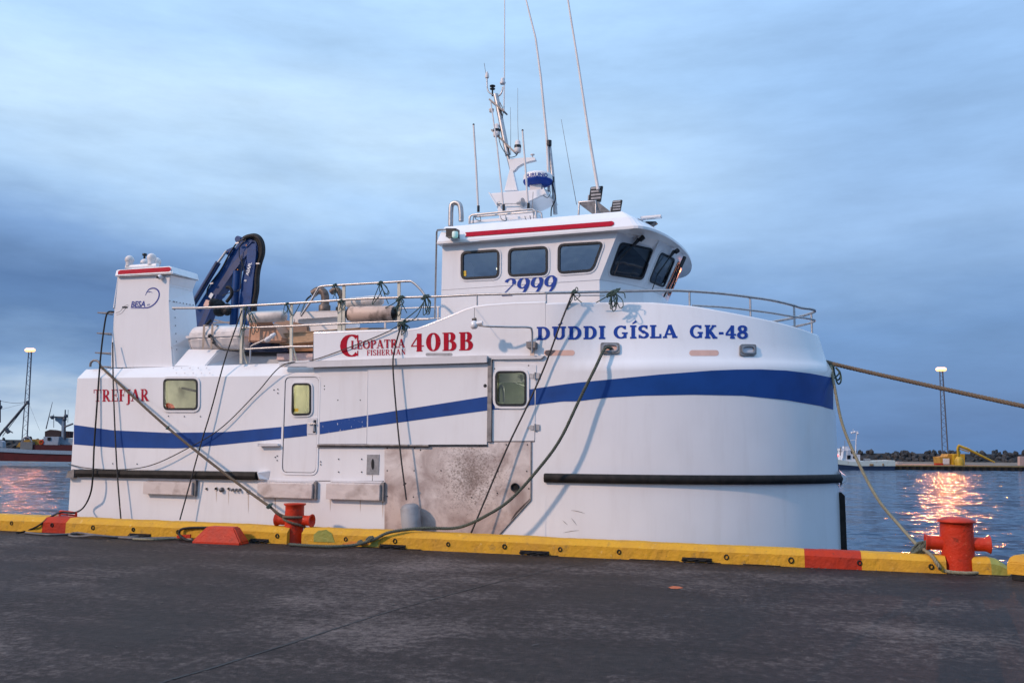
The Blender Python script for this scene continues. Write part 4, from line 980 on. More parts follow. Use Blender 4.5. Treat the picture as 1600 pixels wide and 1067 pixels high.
# the forward side bulges: forward extension beyond the near face at each height
prof_f = [(573, .0), (540, .0), (515, .0), (470, .0), (446, .0), (430, .0)]
mb = MB(); depthT = .62
outl = nearL + nearR[::-1]
mb.sheet(outl); 
farR = [p + V((dx_, depthT, 0)) for p, dx_ in zip(nearR, (-.25, .02, .12, .10, .06, .10))]; farL = [p + V((0, depthT, 0)) for p in nearL]
for A_, B_ in ((nearR, farR), (nearL, farL)):
    for i in range(len(A_) - 1): mb.add([A_[i], A_[i + 1], B_[i + 1], B_[i]], [(0, 1, 2, 3)])
mb.sheet(farL + farR[::-1])
TOW = mb.build('funnel_tower', WHITE, BOAT, bevel=.02)
ca = [bt(178.5, 432, TF - .09), bt(269, 427.5, TF - .09), bt(266, 415.5, TF - .03), bt(181, 421.5, TF - .03)]
cb = [p + V((0, depthT + .16, 0)) for p in ca]
mb = MB(); mb.add(ca + cb, [(0, 1, 2, 3), (7, 6, 5, 4), (0, 4, 5, 1), (3, 2, 6, 7), (1, 5, 6, 2), (0, 3, 7, 4)])
CAP = mb.build('tower_cap', WHITE2, TOW, bevel=.02)
cn = (ca[1] - ca[0]).cross(ca[2] - ca[0]).normalized(); cn = -cn if cn.y > 0 else cn
mb = MB(); mb.sheet([bp(x, y, ca[0], cn) + cn * .004 for x, y in ((184.5, 429), (264, 424.5), (267, 422.5), (267, 419), (264, 417.3), (188, 422.3), (184.5, 424))]); mb.build('red_band', RED, CAP)
# bolts on the tower's forward face
mb = MB()
for k in range(7):
    a = lerp(0, 1, k / 6); y = lerp(470, 545, a); p = bt(lerp(266, 269.5, a), y, TF) + V((.012, .10, 0)); mb.sphere(p, .011, 4); q = bt(lerp(266, 269.5, a), y, TF) + V((.04, depthT - .12, 0)); mb.sphere(q, .011, 4)
for k in range(8): mb.sphere(nearR[3].lerp(farR[3], k / 8) + V((.01, 0, 0)), .011, 4)
mb.build('rivets', STEELD, TOW, kind='stuff')
# camera
mb = MB(); c = bt(250, 433, TF - .06); mb.sphere(c, .05, 8); mb.lathe([(.045, 0), (.045, .06)], c + V((0, .02, 0)), V((0, 1, 0)), 12); mb.build('security_camera', WHITE2, TOW)
MB().lathe([(.026, 0), (.026, .012)], c + V((-.015, -.045, -.01)), V((-.2, -1, -.1)), 10).build('lens', GASK, TOW)
# logo text
ml = plane(TF)
u0 = bt(204, 480, TF - .004)
ex = (bt(234, 479, TF - .004) - bt(204, 480, TF - .004)).normalized(); ez = V((0, 0, 1))
sans('company_lettering', 'BESA', u0, ex, ez, .16, NAVY, TOW, bold=.0045, shear=.15)
sans('company_lettering', 'ehf', bt(229.5, 477.5, TF - .004), ex, ez, .055, NAVY, TOW, shear=.15)
hk = [(204, 481.6), (218, 481.2), (232, 480.3), (241, 475), (247, 467), (248.6, 459), (246, 453), (240, 450.2), (233, 452), (229, 457), (227, 461.5)]
hp = catmull([bt(x, y, TF - .004) for x, y in hk], 5); mb = MB(); n = len(hp); L_ = []; Rr = []
for i, p in enumerate(hp):
    t = (hp[min(i + 1, n - 1)] - hp[max(i - 1, 0)]).normalized(); nn = V((-t.z, 0, t.x)); w = .004 + .011 * math.sin(PI * min(1, i / n * 1.05)) ** .8; L_.append(p + nn * w); Rr.append(p - nn * w)
mb.grid([L_, Rr], False); mb.build('hook_emblem', NAVY, TOW)
mb = MB(); mb.sheet([bt(x, y, TF - .0045) for x, y in ((229, 457), (234, 455), (239, 457.5), (235, 456.5))]); mb.build('hook_barb', NAVY, TOW)
mb = MB()
for i, pp in enumerate([[(182, 492), (190, 489), (196, 482), (201, 478)], [(181, 489), (188, 486), (193, 479), (200, 476)]]): mb.tube(catmull([bt(x, y, TF - .003) for x, y in pp], 4), .003, 4)
mb.build('faded_print', mat('faded_grey', (.5, .48, .47), .7), TOW)
slab('small_fitting', [(191.5, 481), (199, 481), (199, 479), (192, 479)], TF, .015, GASK, TOW)
# satellite domes on the cap
cc = bt(222, 419, TF + .35)
mb = MB(); mb.tube([bt(198, 418, TF + .3), bt(246, 415, TF + .3)], .05, 8); base = mb.build('dome_bar', WHITE2, TOW)
for x, y, r, tt in ((202.5, 406, .088, .3), (237, 403, .09, .3), (226, 411, .085, .55), (245, 409, .085, .7)):
    c = bt(x, y, TF + tt); mb = MB(); mb.sphere(c, r, 10); mb.lathe([(r * .75, -.14), (r * .8, -.03), (r * .98, .02)], c, n=16, caps=False); mb.build('satellite_dome', RAFT, TOW)
mb = MB(); c = bt(226, 398, TF + .6); mb.lathe([(.02, -.12), (.02, -.03), (.045, -.02), (.045, .02), (.01, .03)], c, n=10); mb.build('wind_sensor', GASK, TOW)
# ladder aft of the tower
lad = MB()
for y, x0 in ((488.5, 153), (520.5, 152), (551, 149), (572.5, 158)):
    lad.bar(bt(x0, y, TF + .1), bt(177 if y < 500 else 174, y + .6, TF + .1), .03, .02); lad.bar(bt(x0, y, TF + .1), bt(176, y + 3.2, TF + .45), .03, .02)
lad.build('ladder_rungs', STEELD, BOAT)
# stern fairlead hoop
P = [bt(141, 573, D + .12), bt(142, 567, D + .12), bt(147, 563, D + .12), bt(154, 565, D + .12), bt(157, 571, D + .12), bt(158, 576, D + .12)]
MB().tube(catmull(P, 5), .022, 8).build('stern_hoop', STEELD, BOAT)
# raft platform
pl_ = [bt(270, 571, D + .2), bt(320, 571, D + .2), bt(342, 545.5, D + .35), bt(294, 545.5, D + .35)]; q = [bt(392, 571, D + .9) + V((0, .3, 0)), bt(368, 545.5, D + 1.2)]
mb = MB(); zt_ = pl_[2].z
a0 = bt(271, 572, D + .22); a1 = bt(320, 572, D + .22); b0 = bt(294, 545.5, D + .42); b1 = bt(343, 546, D + .42)
r0_ = bt(392, 572, D + .6)
base = [a0, a1, V((a1.x + .55, D + .9, a0.z)), V((a1.x + .55, D + 1.9, a0.z)), V((a0.x, D + 1.9, a0.z))]; top = [b0, b1, V((b1.x + .15, D + .95, b1.z)), V((b1.x + .15, D + 1.8, b1.z)), V((b0.x, D + 1.8, b1.z))]
for i in range(5): j = (i + 1) % 5; mb.add([base[i], base[j], top[j], top[i]], [(0, 1, 2, 3)])
mb.sheet(top); mb.build('raft_platform', WHITE, BOAT, bevel=.015)
mb = MB(); mb.box((bt(380, 570, D + .8).x, D + .8, ZD), (bt(494, 570, D + .8).x, D + 1.8, bt(430, 548, D + .8).z)); mb.build('deck_casing', mat('blue_grey_casing', (.48, .52, .56), .5, nscale=3, namp=.1), BOAT)
slab('deck_lid', [(432, 562), (492, 562), (492, 551), (432, 552)], D + .7, -.3, mat('pink_lid', (.68, .52, .50), .5), BOAT, bevel=.01)

# wheelhouse -------------------------------------------------------
DW = D + .52
A0 = bt(936.7, 437, DW); zs = A0.z; A1 = bt(966.5, 360.5, DW); ztp = A1.z
def mir(p): return V((p.x, 2 * TC - p.y, p.z))
Bs, Cs = bz(1005, 449.8, zs), bz(1033.5, 461, zs)
Bt_, Ct_ = bz(1031, 373.5, ztp), bz(1064.5, 393.5, ztp)
AFT = bt(688, 495, DW).x; AFTt = bt(691.5, 381, DW).x; zfl = 2.6
def capy(p): 
    if p.y > TC - .12: p = V((p.x, TC - .12, p.z))
    return p
Cs, Ct_ = capy(Cs), capy(Ct_)
side = [V((AFT, DW, zfl)), V((A0.x + .0, DW, zfl)), A0, A1, V((AFTt, DW, ztp))]
WW = {1: [(721, 437), (780, 434), (780.5, 390), (721, 394)], 2: [(794.5, 432.5), (856, 429.5), (856, 385), (795, 389)], 3: [(872, 428), (927, 424), (943.5, 378), (872.5, 382)]}
mb = MB(); hol = [off(bez([bt(x, y, DW) for x, y in c], .10), -.012) for c in WW.values()]
mb.sheet(side, hol); mb.sheet([mir(p) for p in side], [[mir(p) for p in h] for h in hol])
inn = V((0, .05, 0)); 
mb.add([side[0], side[4], mir(side[4]), mir(side[0])], [(0, 1, 2, 3)])      # aft wall
# facets of the front with holes
n1_ = (Bs - A0).cross(A1 - A0).normalized(); n2_ = (Cs - Bs).cross(Bt_ - Bs).normalized(); Cm, Cmt = mir(Cs), mir(Ct_); n3_ = (Cm - Cs).cross(Ct_ - Cs).normalized()
def outw(n): return n if n.dot(V((1, -.2, 0))) > 0 else -n
n1_, n2_, n3_ = outw(n1_), outw(n2_), outw(n3_)
fw1 = [bp(x, y, A0, n1_) for x, y in ((950.5, 429), (1003, 437.5), (1020, 389), (968.5, 378))]
fw2 = [bp(x, y, Bs, n2_) for x, y in ((1012.5, 439.5), (1036, 449), (1054, 405), (1031.5, 393.5))]
def front_uv(a, b): return Cs.lerp(Cm, a).lerp(Ct_.lerp(Cmt, a), b)
fw3 = [front_uv(.07, .10), front_uv(.47, .10), front_uv(.47, .80), front_uv(.07, .80)]; fw3b = [front_uv(.53, .10), front_uv(.93, .10), front_uv(.93, .80), front_uv(.53, .80)]
L1, L2, L3, L3b = [bez(q, .09) for q in (fw1, fw2, fw3, fw3b)]
mb.sheet([A0, Bs, Bt_, A1], [off(L1, -.01)]); mb.sheet([Bs, Cs, Ct_, Bt_], [off(L2, -.01)]); mb.sheet([Cs, Cm, Cmt, Ct_], [off(L3, -.01), off(L3b, -.01)])
mb.sheet([mir(p) for p in (A0, Bs, Bt_, A1)], [[mir(p) for p in off(L1, -.01)]]); mb.sheet([mir(p) for p in (Bs, Cs, Ct_, Bt_)], [[mir(p) for p in off(L2, -.01)]])
# apron under the sill
def drop(p, dx): return V((p.x - dx, p.y, zfl))
ap = [A0, Bs, Cs, Cm, mir(Bs), mir(A0)]; apd = [drop(A0, 0), drop(Bs, .02), drop(Cs, -.10), drop(Cm, -.10), drop(mir(Bs), .02), drop(mir(A0), 0)]
apd[2].x = Cs.x + .02; apd[3].x = Cs.x + .02
for i in range(5): mb.add([ap[i], ap[i + 1], apd[i + 1], apd[i]], [(0, 1, 2, 3)])
WH = mb.build('wheelhouse', WHITE, BOAT)
# inner lining
mb = MB(); o_ = V((0, .045, 0)); mb.sheet([p + o_ for p in side], [[p + o_ for p in off(h, .012)] for h in hol]); mb.sheet([mir(p + o_) for p in side], [[mir(p + o_) for p in off(h, .012)] for h in hol])
mb.add([side[0] + V((.05, .05, 0)), side[4] + V((.05, .05, 0)), mir(side[4] + V((.05, .05, 0))), mir(side[0] + V((.05, .05, 0)))], [(0, 1, 2, 3)])
zz = zs - .12; mb.add([(AFT, DW + .05, zz), (A0.x, DW + .05, zz), (A0.x, 2 * TC - DW - .05, zz), (AFT, 2 * TC - DW - .05, zz)], [(0, 1, 2, 3)])
zc = ztp - .03; mb.add([(AFT, DW + .05, zc), (A1.x, DW + .05, zc), (A1.x, 2 * TC - DW - .05, zc), (AFT, 2 * TC - DW - .05, zc)], [(0, 1, 2, 3)])
mb.build('lining', WHIN, WH)
# interior furniture
mb = MB(); q = bt(905, 430, DW + 1.2); mb.box((q.x, DW + .9, zs - .3), (q.x + .55, DW + 1.4, zs + .05)); mb.box((q.x - .02, DW + .9, zs + .05), (q.x + .12, DW + 1.4, zs + .62)); mb.build('helm_seat', SEATM, WH, bevel=.04)
mb = MB(); q = bt(940, 430, DW + 1.0); mb.box((q.x - .1, DW + .9, zs - .1), (q.x + .25, 2 * TC - DW - .9, zs + .10)); 
for k in range(3): mb.box((q.x + .05, DW + 1.0 + k * .75, zs + .10), (q.x + .1, DW + 1.5 + k * .75, zs + .42))
mb.build('helm_console', SEATM, WH)
mb = MB(); 
for x in (805, 830): mb.tube(catmull([bt(x, 392, DW + .5), bt(x + 6, 408, DW + .55), bt(x + 14, 413, DW + .6), bt(x + 22, 392, DW + .6)], 5), .01, 5)
mb.build('hanging_cable', SEATM, WH)
mb = MB(); q = bt(725, 436, DW + .35); q2 = bt(740, 408, DW + .35); mb.prism([bt(x, y, DW + .4) for x, y in ((722, 438), (739, 438), (739, 418), (734, 410), (722, 408))], (0, .05, 0)); mb.build('cabin_bulkhead', RAFT, WH)
MB().lathe([(.03, 0), (.03, .01)], bt(778, 420, DW + .3), V((0, -1, 0)), 8).build('instrument_lamp', emitmat('small_lamp', (1, .95, .7), 2.5), WH)
def wwin(corn3, n, r, glass, parent, sticker=False):
    lp = bez(corn3, r); n = n.normalized()
    w = MB().ring(off(lp, .035), off(lp, .002), n * .014).build('window', WHITE2, parent)
    MB().ring(off(lp, .006), off(lp, -.034), n * .024).build('gasket', GASK, w)
    MB().sheet([p - n * .006 for p in off(lp, -.01)]).build('pane', glass, w); return w
for k, c in WW.items(): wwin([bt(x, y, DW) for x, y in c], V((0, -1, 0)), .10, GLASS, WH)
for c in WW.values():
    cc_ = [mir(bt(x, y, DW)) for x, y in c]; lp = bez(cc_, .10); MB().sheet(off(lp, -.01)).build('pane', GLASS, WH)
slab('sticker', [(721.5, 432), (728.5, 431.5), (728.5, 423), (721.5, 423.5)], DW, .004, YST, WH)
wwin(fw1, n1_, .09, GLASSD, WH); wwin(fw2, n2_, .09, GLASSD, WH); wwin(fw3, n3_, .09, GLASSD, WH); wwin(fw3b, n3_, .09, GLASSD, WH)
# seam lines
MB().tube([bt(690, 453, DW), bt(780, 447, DW), bt(936.7, 437.2, DW), bp(972, 442, A0, n1_), Bs, Cs], .006, 5).build('moulding_line', TRIM, WH)
# roof: fascia ring + roof plate
ov = .13; zv = bt(826, 370, DW - ov).z
zv = ztp
va = bt(682.5, 381.5, DW - ov); vb = bt(990, 357.2, DW - ov)
def sett(p, t): return V((p.x, t, p.z))
vc, vd_, ve = bz(1018, 365.5, vb.z), bz(1050, 379, vb.z), bz(1071, 392, vb.z)
ring = [va, vb, vc, vd_, ve]
xmax = bz(1079, 402, vb.z).x
# smooth nose: superellipse from vb to the centreline
nose = []
xe = max(ve.x, xmax) - .02
for i in range(0, 13):
    a = PI / 2 * i / 12; uu = math.sin(a) ** (2 / 2.0); nose.append(V((vb.x + (xe - vb.x) * uu, TC - (TC - vb.y) * max(0, math.cos(a)) ** (2 / 1.9), vb.z)))
outer = [va] + nose; outer = outer + [mir(p) for p in outer[-2::-1]]
ra = bt(692, 352, DW + .10); rb = bt(964, 331, DW + .10); ins = vb.x - rb.x
zroof = rb.z
def upz(p, k):
    c = V((lerp(va.x, xe, .5), TC, 0)); q = p.copy()
    return q
def scaled(e, z, ea):
    rr = []
    for i, p in enumerate(outer):
        if i == 0: rr.append(V((va.x + ea, va.y + e, z)))
        elif i == len(outer) - 1: rr.append(V((va.x + ea, 2 * TC - va.y - e, z)))
        else:
            fx = (p.x - vb.x) / (xe - vb.x); nx = vb.x - e * 1.0 + (xe - e * 3.0 - (vb.x - e)) * fx; ty = TC - (TC - p.y) * (TC - va.y - e) / (TC - va.y); rr.append(V((nx, ty, z)))
    return rr
R0 = outer; e1 = DW + .10 - va.y
Rl = scaled(.0, vb.z + .045, 0); R1 = scaled(e1 * .45, lerp(vb.z, zroof, .62), .02); R2 = scaled(e1, zroof, .04); R3 = scaled(e1 + .25, zroof + .02, .2)
wallring = [V((AFTt, DW, vb.z + .01)), A1, Bt_, Ct_, Cmt, mir(Bt_), mir(A1), V((AFTt, 2 * TC - DW, vb.z + .01))]
mb = MB(); mb.grid([R0, Rl], False); mb.grid([Rl, R1, R2], False); mb.grid([R2, R3], False); mb.sheet(R3)
mb.grid([[r[0] for r in (R0, Rl, R1, R2)], [r[-1] for r in (R0, Rl, R1, R2)]], False)
mb.sheet([V((p.x, p.y, vb.z)) for p in R0])
ROOF = mb.build('roof', WHITE, WH, weld=True, bevel=.012)
# red line on the fascia
pa, pb_, pc = va + V((0, 0, .045)), R1[0], R1[1]; nf = (pb_ - pa).cross(pc - pa).normalized(); nf = -nf if nf.y > 0 else nf
mb = MB(); mb.sheet([bp(x, y, pa, nf) + nf * .010 for x, y in ((727, 370.6), (955, 353.8), (959.5, 351.5), (959.5, 347.8), (956, 346.2), (727, 363.8), (729, 367))]); RL = mb.build('red_line', RED, ROOF)
mb = MB(); pts = []
for i in range(3, 10):
    q = lerp(0, 1, (i - 3) / 6); a = Rl[i + 1].lerp(R1[i + 1], .9); b = R1[i + 1].lerp(R2[i + 1], .12 * (1 - q) + .02); n_ = V((a.x - TC * 0 - vb.x + .3, a.y - TC, .3)).normalized() * .016
    pts.append([a + n_, b + n_])
mb.grid([[p[0] for p in pts], [p[1] for p in pts]], False); mb.build('red_line', mat('dark_red_line', (.25, .02, .04), .5), ROOF)
# wipers
for (x0, y0, x1, y1, x2, y2), pn, p0_ in (((999, 369, 985, 384, 964, 406), n1_, A0), ((1052, 388, 1043, 400, 1021, 432), n2_, Bs)):
    P0, P1, P2 = [bp(x, y, p0_, pn) + pn * .05 for x, y in ((x0, y0), (x1, y1), (x2, y2))]
    mb = MB(); mb.tube([P0 + pn * .05, P0.lerp(P1, .35) + pn * .03], .04, 8); mb.tube([P0.lerp(P1, .3), P1], [.035, .02], 8); wp = mb.build('wiper', GASK, WH)
    MB().tube([P1, P2], .010, 5).tube([P1 + (P0 - P1) * .2, P2 + V((.02, 0, .05))], .008, 5).build('wiper_arm', GASK, wp)
    bl = (P2 - P1).normalized(); MB().tube([P2 - V((0, 0, .02)) - bl * .02 + V((0, 0, .3)) * .0, P2 + V((-.07, -.05, -.26)) * .9], .009, 5).build('wiper_blade', GASK, wp)
P0 = front_uv(.2, .93) + n3_ * .08; MB().tube([P0, front_uv(.1, .7) + n3_ * .09], .035, 8).tube([front_uv(.1, .7) + n3_ * .08, front_uv(.02, .25) + n3_ * .06], .012, 6).tube([front_uv(.02, .55) + n3_ * .06, front_uv(.02, -.02) + n3_ * .05], .016, 6).build('wiper', GASK, WH)
# starboard lamp
nl_ = empty('navigation_light', bt(710, 367, DW - .18), 'b'); nl_.parent = None
bpy.data.objects.remove(nl_)
slab('navigation_light', [(702.5, 373), (718, 373), (718, 360.5), (702.5, 360.5)], DW - ov, .16, GASK, ROOF, bevel=.006)
MB().lathe([(.045, -.05), (.052, -.03), (.052, .03), (.045, .05)], bt(711, 366.8, DW - ov - .17), n=14).build('green_lens', emitmat('green_lamp', (.03, .35, .30), .5), ROOF)
# wheelhouse number
lettering('hull_digit', '2999', 784, 867, 461.5, 455.5, 25.5, plane(DW), BLUET, WH, .22, .05, .04, slant=.18, gap=.05, o0=.008)
MB().tube([bt(784, 461.5, DW - .008), bt(800, 460.7, DW - .008)], .012, 4).build('numeral_foot', BLUET, WH)

# roof equipment ---------------------------------------------------
def rp(px, py, t): return bt(px, py, t)
tM = TC - .3
# exhaust gooseneck
P = [rp(704, 353, DW + .35), rp(704.5, 330, DW + .35), rp(706, 320, DW + .35), rp(712, 317, DW + .35), rp(718.5, 321, DW + .35), rp(720.5, 335, DW + .35), rp(720.5, 346, DW + .35)]
MB().tube(catmull(P, 6), .046, 12).build('gooseneck_vent', STEEL, WH)
# roof rail
P = [rp(733.5, 350, DW + .25), rp(734, 339, DW + .25), rp(738, 336, DW + .25), rp(832, 327, DW + .25), rp(837, 330, DW + .25), rp(838, 341, DW + .25)]
mb = MB(); mb.tube(P, .020, 8); mb.tube([rp(739, 349, DW + .6), rp(740, 339, DW + .6), rp(835, 331, DW + .6)], .018, 8); mb.tube([rp(838, 329, DW + .3), rp(846, 333, DW + .3), rp(847, 342, DW + .3)], .016, 6); mb.build('roof_rail', STEEL, WH)
mb = MB(); mb.prism([rp(x, y, DW + .75) for x, y in ((734, 349), (836, 340), (836, 336), (734, 345))], (0, .04, 0)); mb.build('roof_box', WHITE2, WH)
# mast foot (white moulded platform)
zt0 = rp(764, 302, tM)
mb = MB(); t0_, t1_ = tM - .35, tM + .35
pf = [(780, 332), (838, 341), (826, 318), (836, 314), (854, 308), (859, 304), (857, 297), (850, 294.5), (769, 301), (764, 303), (776, 321)]
front = [rp(x, y, t0_) for x, y in ((781, 345), (836, 341), (823, 318), (854, 303), (850, 295), (764, 302), (776, 322))]
mb.prism(front, (0, .7, 0)); PL = mb.build('mast_platform', WHITE, WH, bevel=.02)
MB().tube([rp(780, 319, t0_ - .06), rp(818, 318, t0_ - .06)], .012, 6).build('horn_tube', STEEL, PL)
MB().lathe([(.025, 0), (.04, .06), (.085, .12), (.085, .13)], rp(808, 318, t0_ - .06), V((1, -.25, 0)), 14).build('horn', STEEL, PL)
MB().lathe([(.05, 0), (.03, .05), (.001, .05)], rp(781, 318.5, t0_ - .07), V((-1, -.2, 0)), 12).build('horn', STEEL, PL)
# radar dome
c = rp(840.5, 284, tM - .1); rr = .275
mb = MB(); mb.lathe([(rr, .07), (rr * .99, .105), (rr * .9, .135), (rr * .4, .155), (.001, .158)], c, n=32, caps=False); mb.lathe([(rr * 1.005, .0), (rr * 1.005, .07)], c, n=32, caps=False); RD = mb.build('radar_dome', WHITE2, WH)
mb = MB(); mb.lathe([(rr * 1.0, .0), (rr * .96, -.04), (rr * .6, -.09), (.001, -.09)], c, n=32, caps=False); mb.lathe([(rr * 1.008, -.012), (rr * 1.008, .012)], c, n=32, caps=False); mb.build('radar_base', BLUET, RD)
MB().box((c.x - .12, c.y - .12, c.z - .24), (c.x + .10, c.y + .12, c.z - .08)).build('radar_foot', TRIM, RD)
cam_b = V((0, 0, 0)); ang0 = math.atan2(-c.y, -c.x)
def cyl(x, y):
    a = ang0 - .92 + x / (rr * 1.02); return V((c.x + math.cos(a) * rr * 1.02, c.y + math.sin(a) * rr * 1.02, c.z + .012 + y * .9))
sans('maker_lettering', 'FURUNO', None, None, None, .112, NAVY, RD, bold=.003, curve=cyl)
# mast
mast = [rp(797.5, 298, tM), rp(799, 270, tM), rp(793, 240, tM), rp(785, 200, tM), rp(775, 150, tM)]
mb = MB(); mb.prism([rp(x, y, tM - .05) for x, y in ((788, 298), (808, 297), (801, 266), (797, 262))], (0, .1, 0)); MF = mb.build('mast', WHITE2, WH)
mb = MB(); mb.tube([rp(806, 298, tM), rp(798, 262, tM), rp(792, 238, tM)], .032, 10); mb.tube([rp(793.5, 243, tM), rp(782, 185, tM), rp(774.5, 148, tM)], .052, 12); mb.build('mast_tube', STEEL, MF)
mb = MB(); mb.prism([rp(x, y, tM - .05) for x, y in ((794, 249), (812, 247), (835, 246), (836.5, 250), (820, 254), (809, 260), (803, 267), (797, 267))], (0, .1, 0)); mb.build('mast_bracket', WHITE2, MF)
mb = MB(); mb.bar(rp(767, 158, tM), rp(790, 177, tM), .2, .03); mb.bar(rp(770, 205, tM), rp(806, 240, tM), .16, .035); mb.build('lamp_shelf', STEELD, MF)
def lantern(x, y, r, h, parent, m=RAFT, band=True):
    c = rp(x, y, tM - .05); MB().lathe([(r * .9, -h / 2), (r, -h * .4), (r, -h * .1), (r * .82, -h * .08), (r * .82, h * .35), (r * .5, h / 2), (.001, h / 2)], c, n=16).build('navigation_lantern', m, parent)
    if band: MB().lathe([(r * 1.03, -h * .14), (r * 1.03, .02)], c, n=16).build('lantern_glass', GASK, parent)
lantern(776, 204, .066, .25, MF); lantern(809, 229, .064, .24, MF); 
mb = MB(); mb.tube(catmull([rp(773, 150, tM), rp(764.5, 145, tM), rp(761.5, 138, tM), rp(761, 122, tM)], 5), .014, 6); mb.tube(catmull([rp(776, 152, tM), rp(782, 148, tM), rp(785, 141, tM), rp(785.5, 136, tM)], 5), .014, 6); mb.build('sensor_arm', STEEL, MF)
MB().lathe([(.035, -.03), (.04, 0), (.03, .06), (.012, .1)], rp(761, 120, tM), n=12).build('small_lantern', RAFT, MF)
MB().tube([rp(759.5, 118, tM), rp(756.5, 99, tM)], .005, 5).build('whip_antenna', STEELD, MF)
MB().lathe([(.05, -.05), (.062, -.02), (.04, 0), (.045, .03), (.03, .07)], rp(785.5, 128, tM), n=12).build('anemometer', TRIM, MF)
mb = MB(); mb.lathe([(.015, -.14), (.015, 0), (.05, 0), (.055, .012), (.02, .02), (.02, .05), (.055, .055), (.055, .075), (.02, .085)], rp(769.5, 140, tM), n=12); mb.build('gps_sensor', GASK, MF)
for x, y in ((768, 174), ): MB().lathe([(.05, 0), (.04, -.06), (.001, -.065)], rp(x, y - 3, tM - .03), n=12).build('deck_lamp', RAFT, MF)
MB().lathe([(.012, -.08), (.012, 0), (.04, .005), (.04, .02), (.01, .025)], rp(832, 243, tM), n=10).build('gps_mushroom', RAFT, MF)
mb = MB(); mb.tube(catmull([rp(778, 208, tM - .08), rp(782, 226, tM - .1), rp(790, 240, tM - .1), rp(797, 246, tM - .08), rp(806, 244, tM - .06), rp(810, 238, tM - .05)], 5), .008, 5); mb.tube(catmull([rp(781, 160, tM - .05), rp(786, 172, tM - .07), rp(785, 185, tM - .05)], 5), .008, 5); mb.build('cable', GASK, MF)
# antennas
def whip(pts, r0_, t, name='whip_antenna', r1=None, m=None, parent=None):
    P = [rp(x, y, t) for x, y in pts]; n = len(P); r1 = r1 or r0_ * .5
    return MB().tube(P, [lerp(r0_, r1, i / (n - 1)) for i in range(n)], 7).build(name, m or RAFT, parent or WH)
whip([(747.5, 330), (744, 260), (740, 196)], .020, DW + .3, r1=.017); MB().sphere(rp(740, 195, DW + .3), .02, 5).build('antenna_tip', GASK, WH)
whip([(787, 327), (777, 230), (767, 160)], .017, DW + .5, r1=.012)
whip([(825.5, 327), (821, 260), (816.5, 205)], .019, DW + .35, r1=.016); MB().sphere(rp(816.5, 204, DW + .35), .02, 5).build('antenna_tip', GASK, WH)
whip([(787.5, 173), (788.2, 120), (788.7, -30)], .012, tM, r1=.009)
whip([(868, 335), (864, 280), (858, 222)], .042, tM + .1, 'antenna_post', r1=.036, m=STEEL); whip([(858, 300), (855, 222), (845, 120), (837, 60), (822, 0), (815, -28)], .030, tM + .05, r1=.012)
whip([(934.5, 296), (925, 240), (917, 190), (905, 110), (889, 10), (884, -25)], .030, DW + .9, r1=.014)
whip([(901, 320), (889, 255), (877, 187)], .007, TC + .6, r1=.004, m=STEELD)
whip([(810, 222), (809, 190), (809, 138)], .005, tM, r1=.003, m=STEELD); whip([(798, 242), (798, 200), (797.5, 168)], .005, tM + .1, r1=.003, m=STEELD)
whip([(834, 342), (832, 320), (833, 300)], .006, DW + .3, m=STEELD, r1=.005)
for x, y in ((747.5, 327), (787, 325), (825.5, 323)): MB().lathe([(.025, -.05), (.025, .06)], rp(x, y, DW + (.3 if x < 760 else .5 if x < 800 else .35)), n=8).build('antenna_clamp', GASK, WH)
for x, y, t in ((858, 224, tM + .05), (862, 281, tM + .05)): MB().lathe([(.05, -.05), (.05, .05)], rp(x, y, t), n=8).build('antenna_clamp', GASK, WH)
mb = MB(); mb.tube(catmull([rp(863, 285, tM - .05), rp(868, 310, tM - .08), rp(862, 325, tM - .08), rp(861, 338, tM)], 5), .012, 5)
for x in (750, 790, 828): MB().tube(catmull([rp(x, 337, DW + .2), rp(x + 1, 345, DW + .15), rp(x - 6, 343, DW + .15), rp(x - 8, 338, DW + .2)], 5), .006, 5).build('cable', GASK, WH)
mb.build('cable', GASK, WH); MB().tube(catmull([rp(852, 297, tM - .4), rp(860, 300, tM - .4), rp(856, 309, tM - .4), rp(849, 306, tM - .4)], 5), .007, 5).build('cable', GASK, WH)
# flood lights on their shelf
mb = MB(); tL = DW + .9
sh = [rp(903, 315, tL), rp(931, 313, tL), rp(953, 330, tL + .05), rp(928, 334, tL + .1)]; mb.prism(sh, (0, .0, -.03)); SHF = mb.build('lamp_bracket', STEELD, WH)
MB().tube([rp(904, 336, tL), rp(905, 316, tL), rp(931, 314, tL), rp(931, 334, tL)], .018, 6).build('bracket_leg', STEEL, SHF)
for (x, y, s_) in ((931, 303, 1.0), (963.5, 322, .78)):
    c = rp(x, y, tL + .05); hw = .115 * s_; hh = .135 * s_
    mb = MB(); mb.add([c + V((a * hw - k * .11 * s_ * .3 + .02 * e, k * .12 * s_, e * hh)) for k in (0, 1) for a, e in ((-1, -1), (1, -1), (1, 1), (-1, 1))], [(0, 1, 2, 3), (7, 6, 5, 4), (0, 4, 5, 1), (1, 5, 6, 2), (2, 6, 7, 3), (3, 7, 4, 0)])
    FL = mb.build('flood_light', GASK, WH, bevel=.012)
    mb = MB()
    for k in range(4):
        z_ = c.z - hh * .7 + k * hh * .45; mb.box((c.x - hw * .75, c.y - .006, z_), (c.x + hw * .75, c.y - .001, z_ + hh * .25))
    mb.build('led_bars', GALV, FL)
    MB().tube([c + V((-hw * 1.2, .04, 0)), c + V((-hw * 1.3, .04, -hh * 1.1)), c + V((-hw * .4, .05, -hh * 1.9))], .014, 6).build('yoke', STEEL, FL)
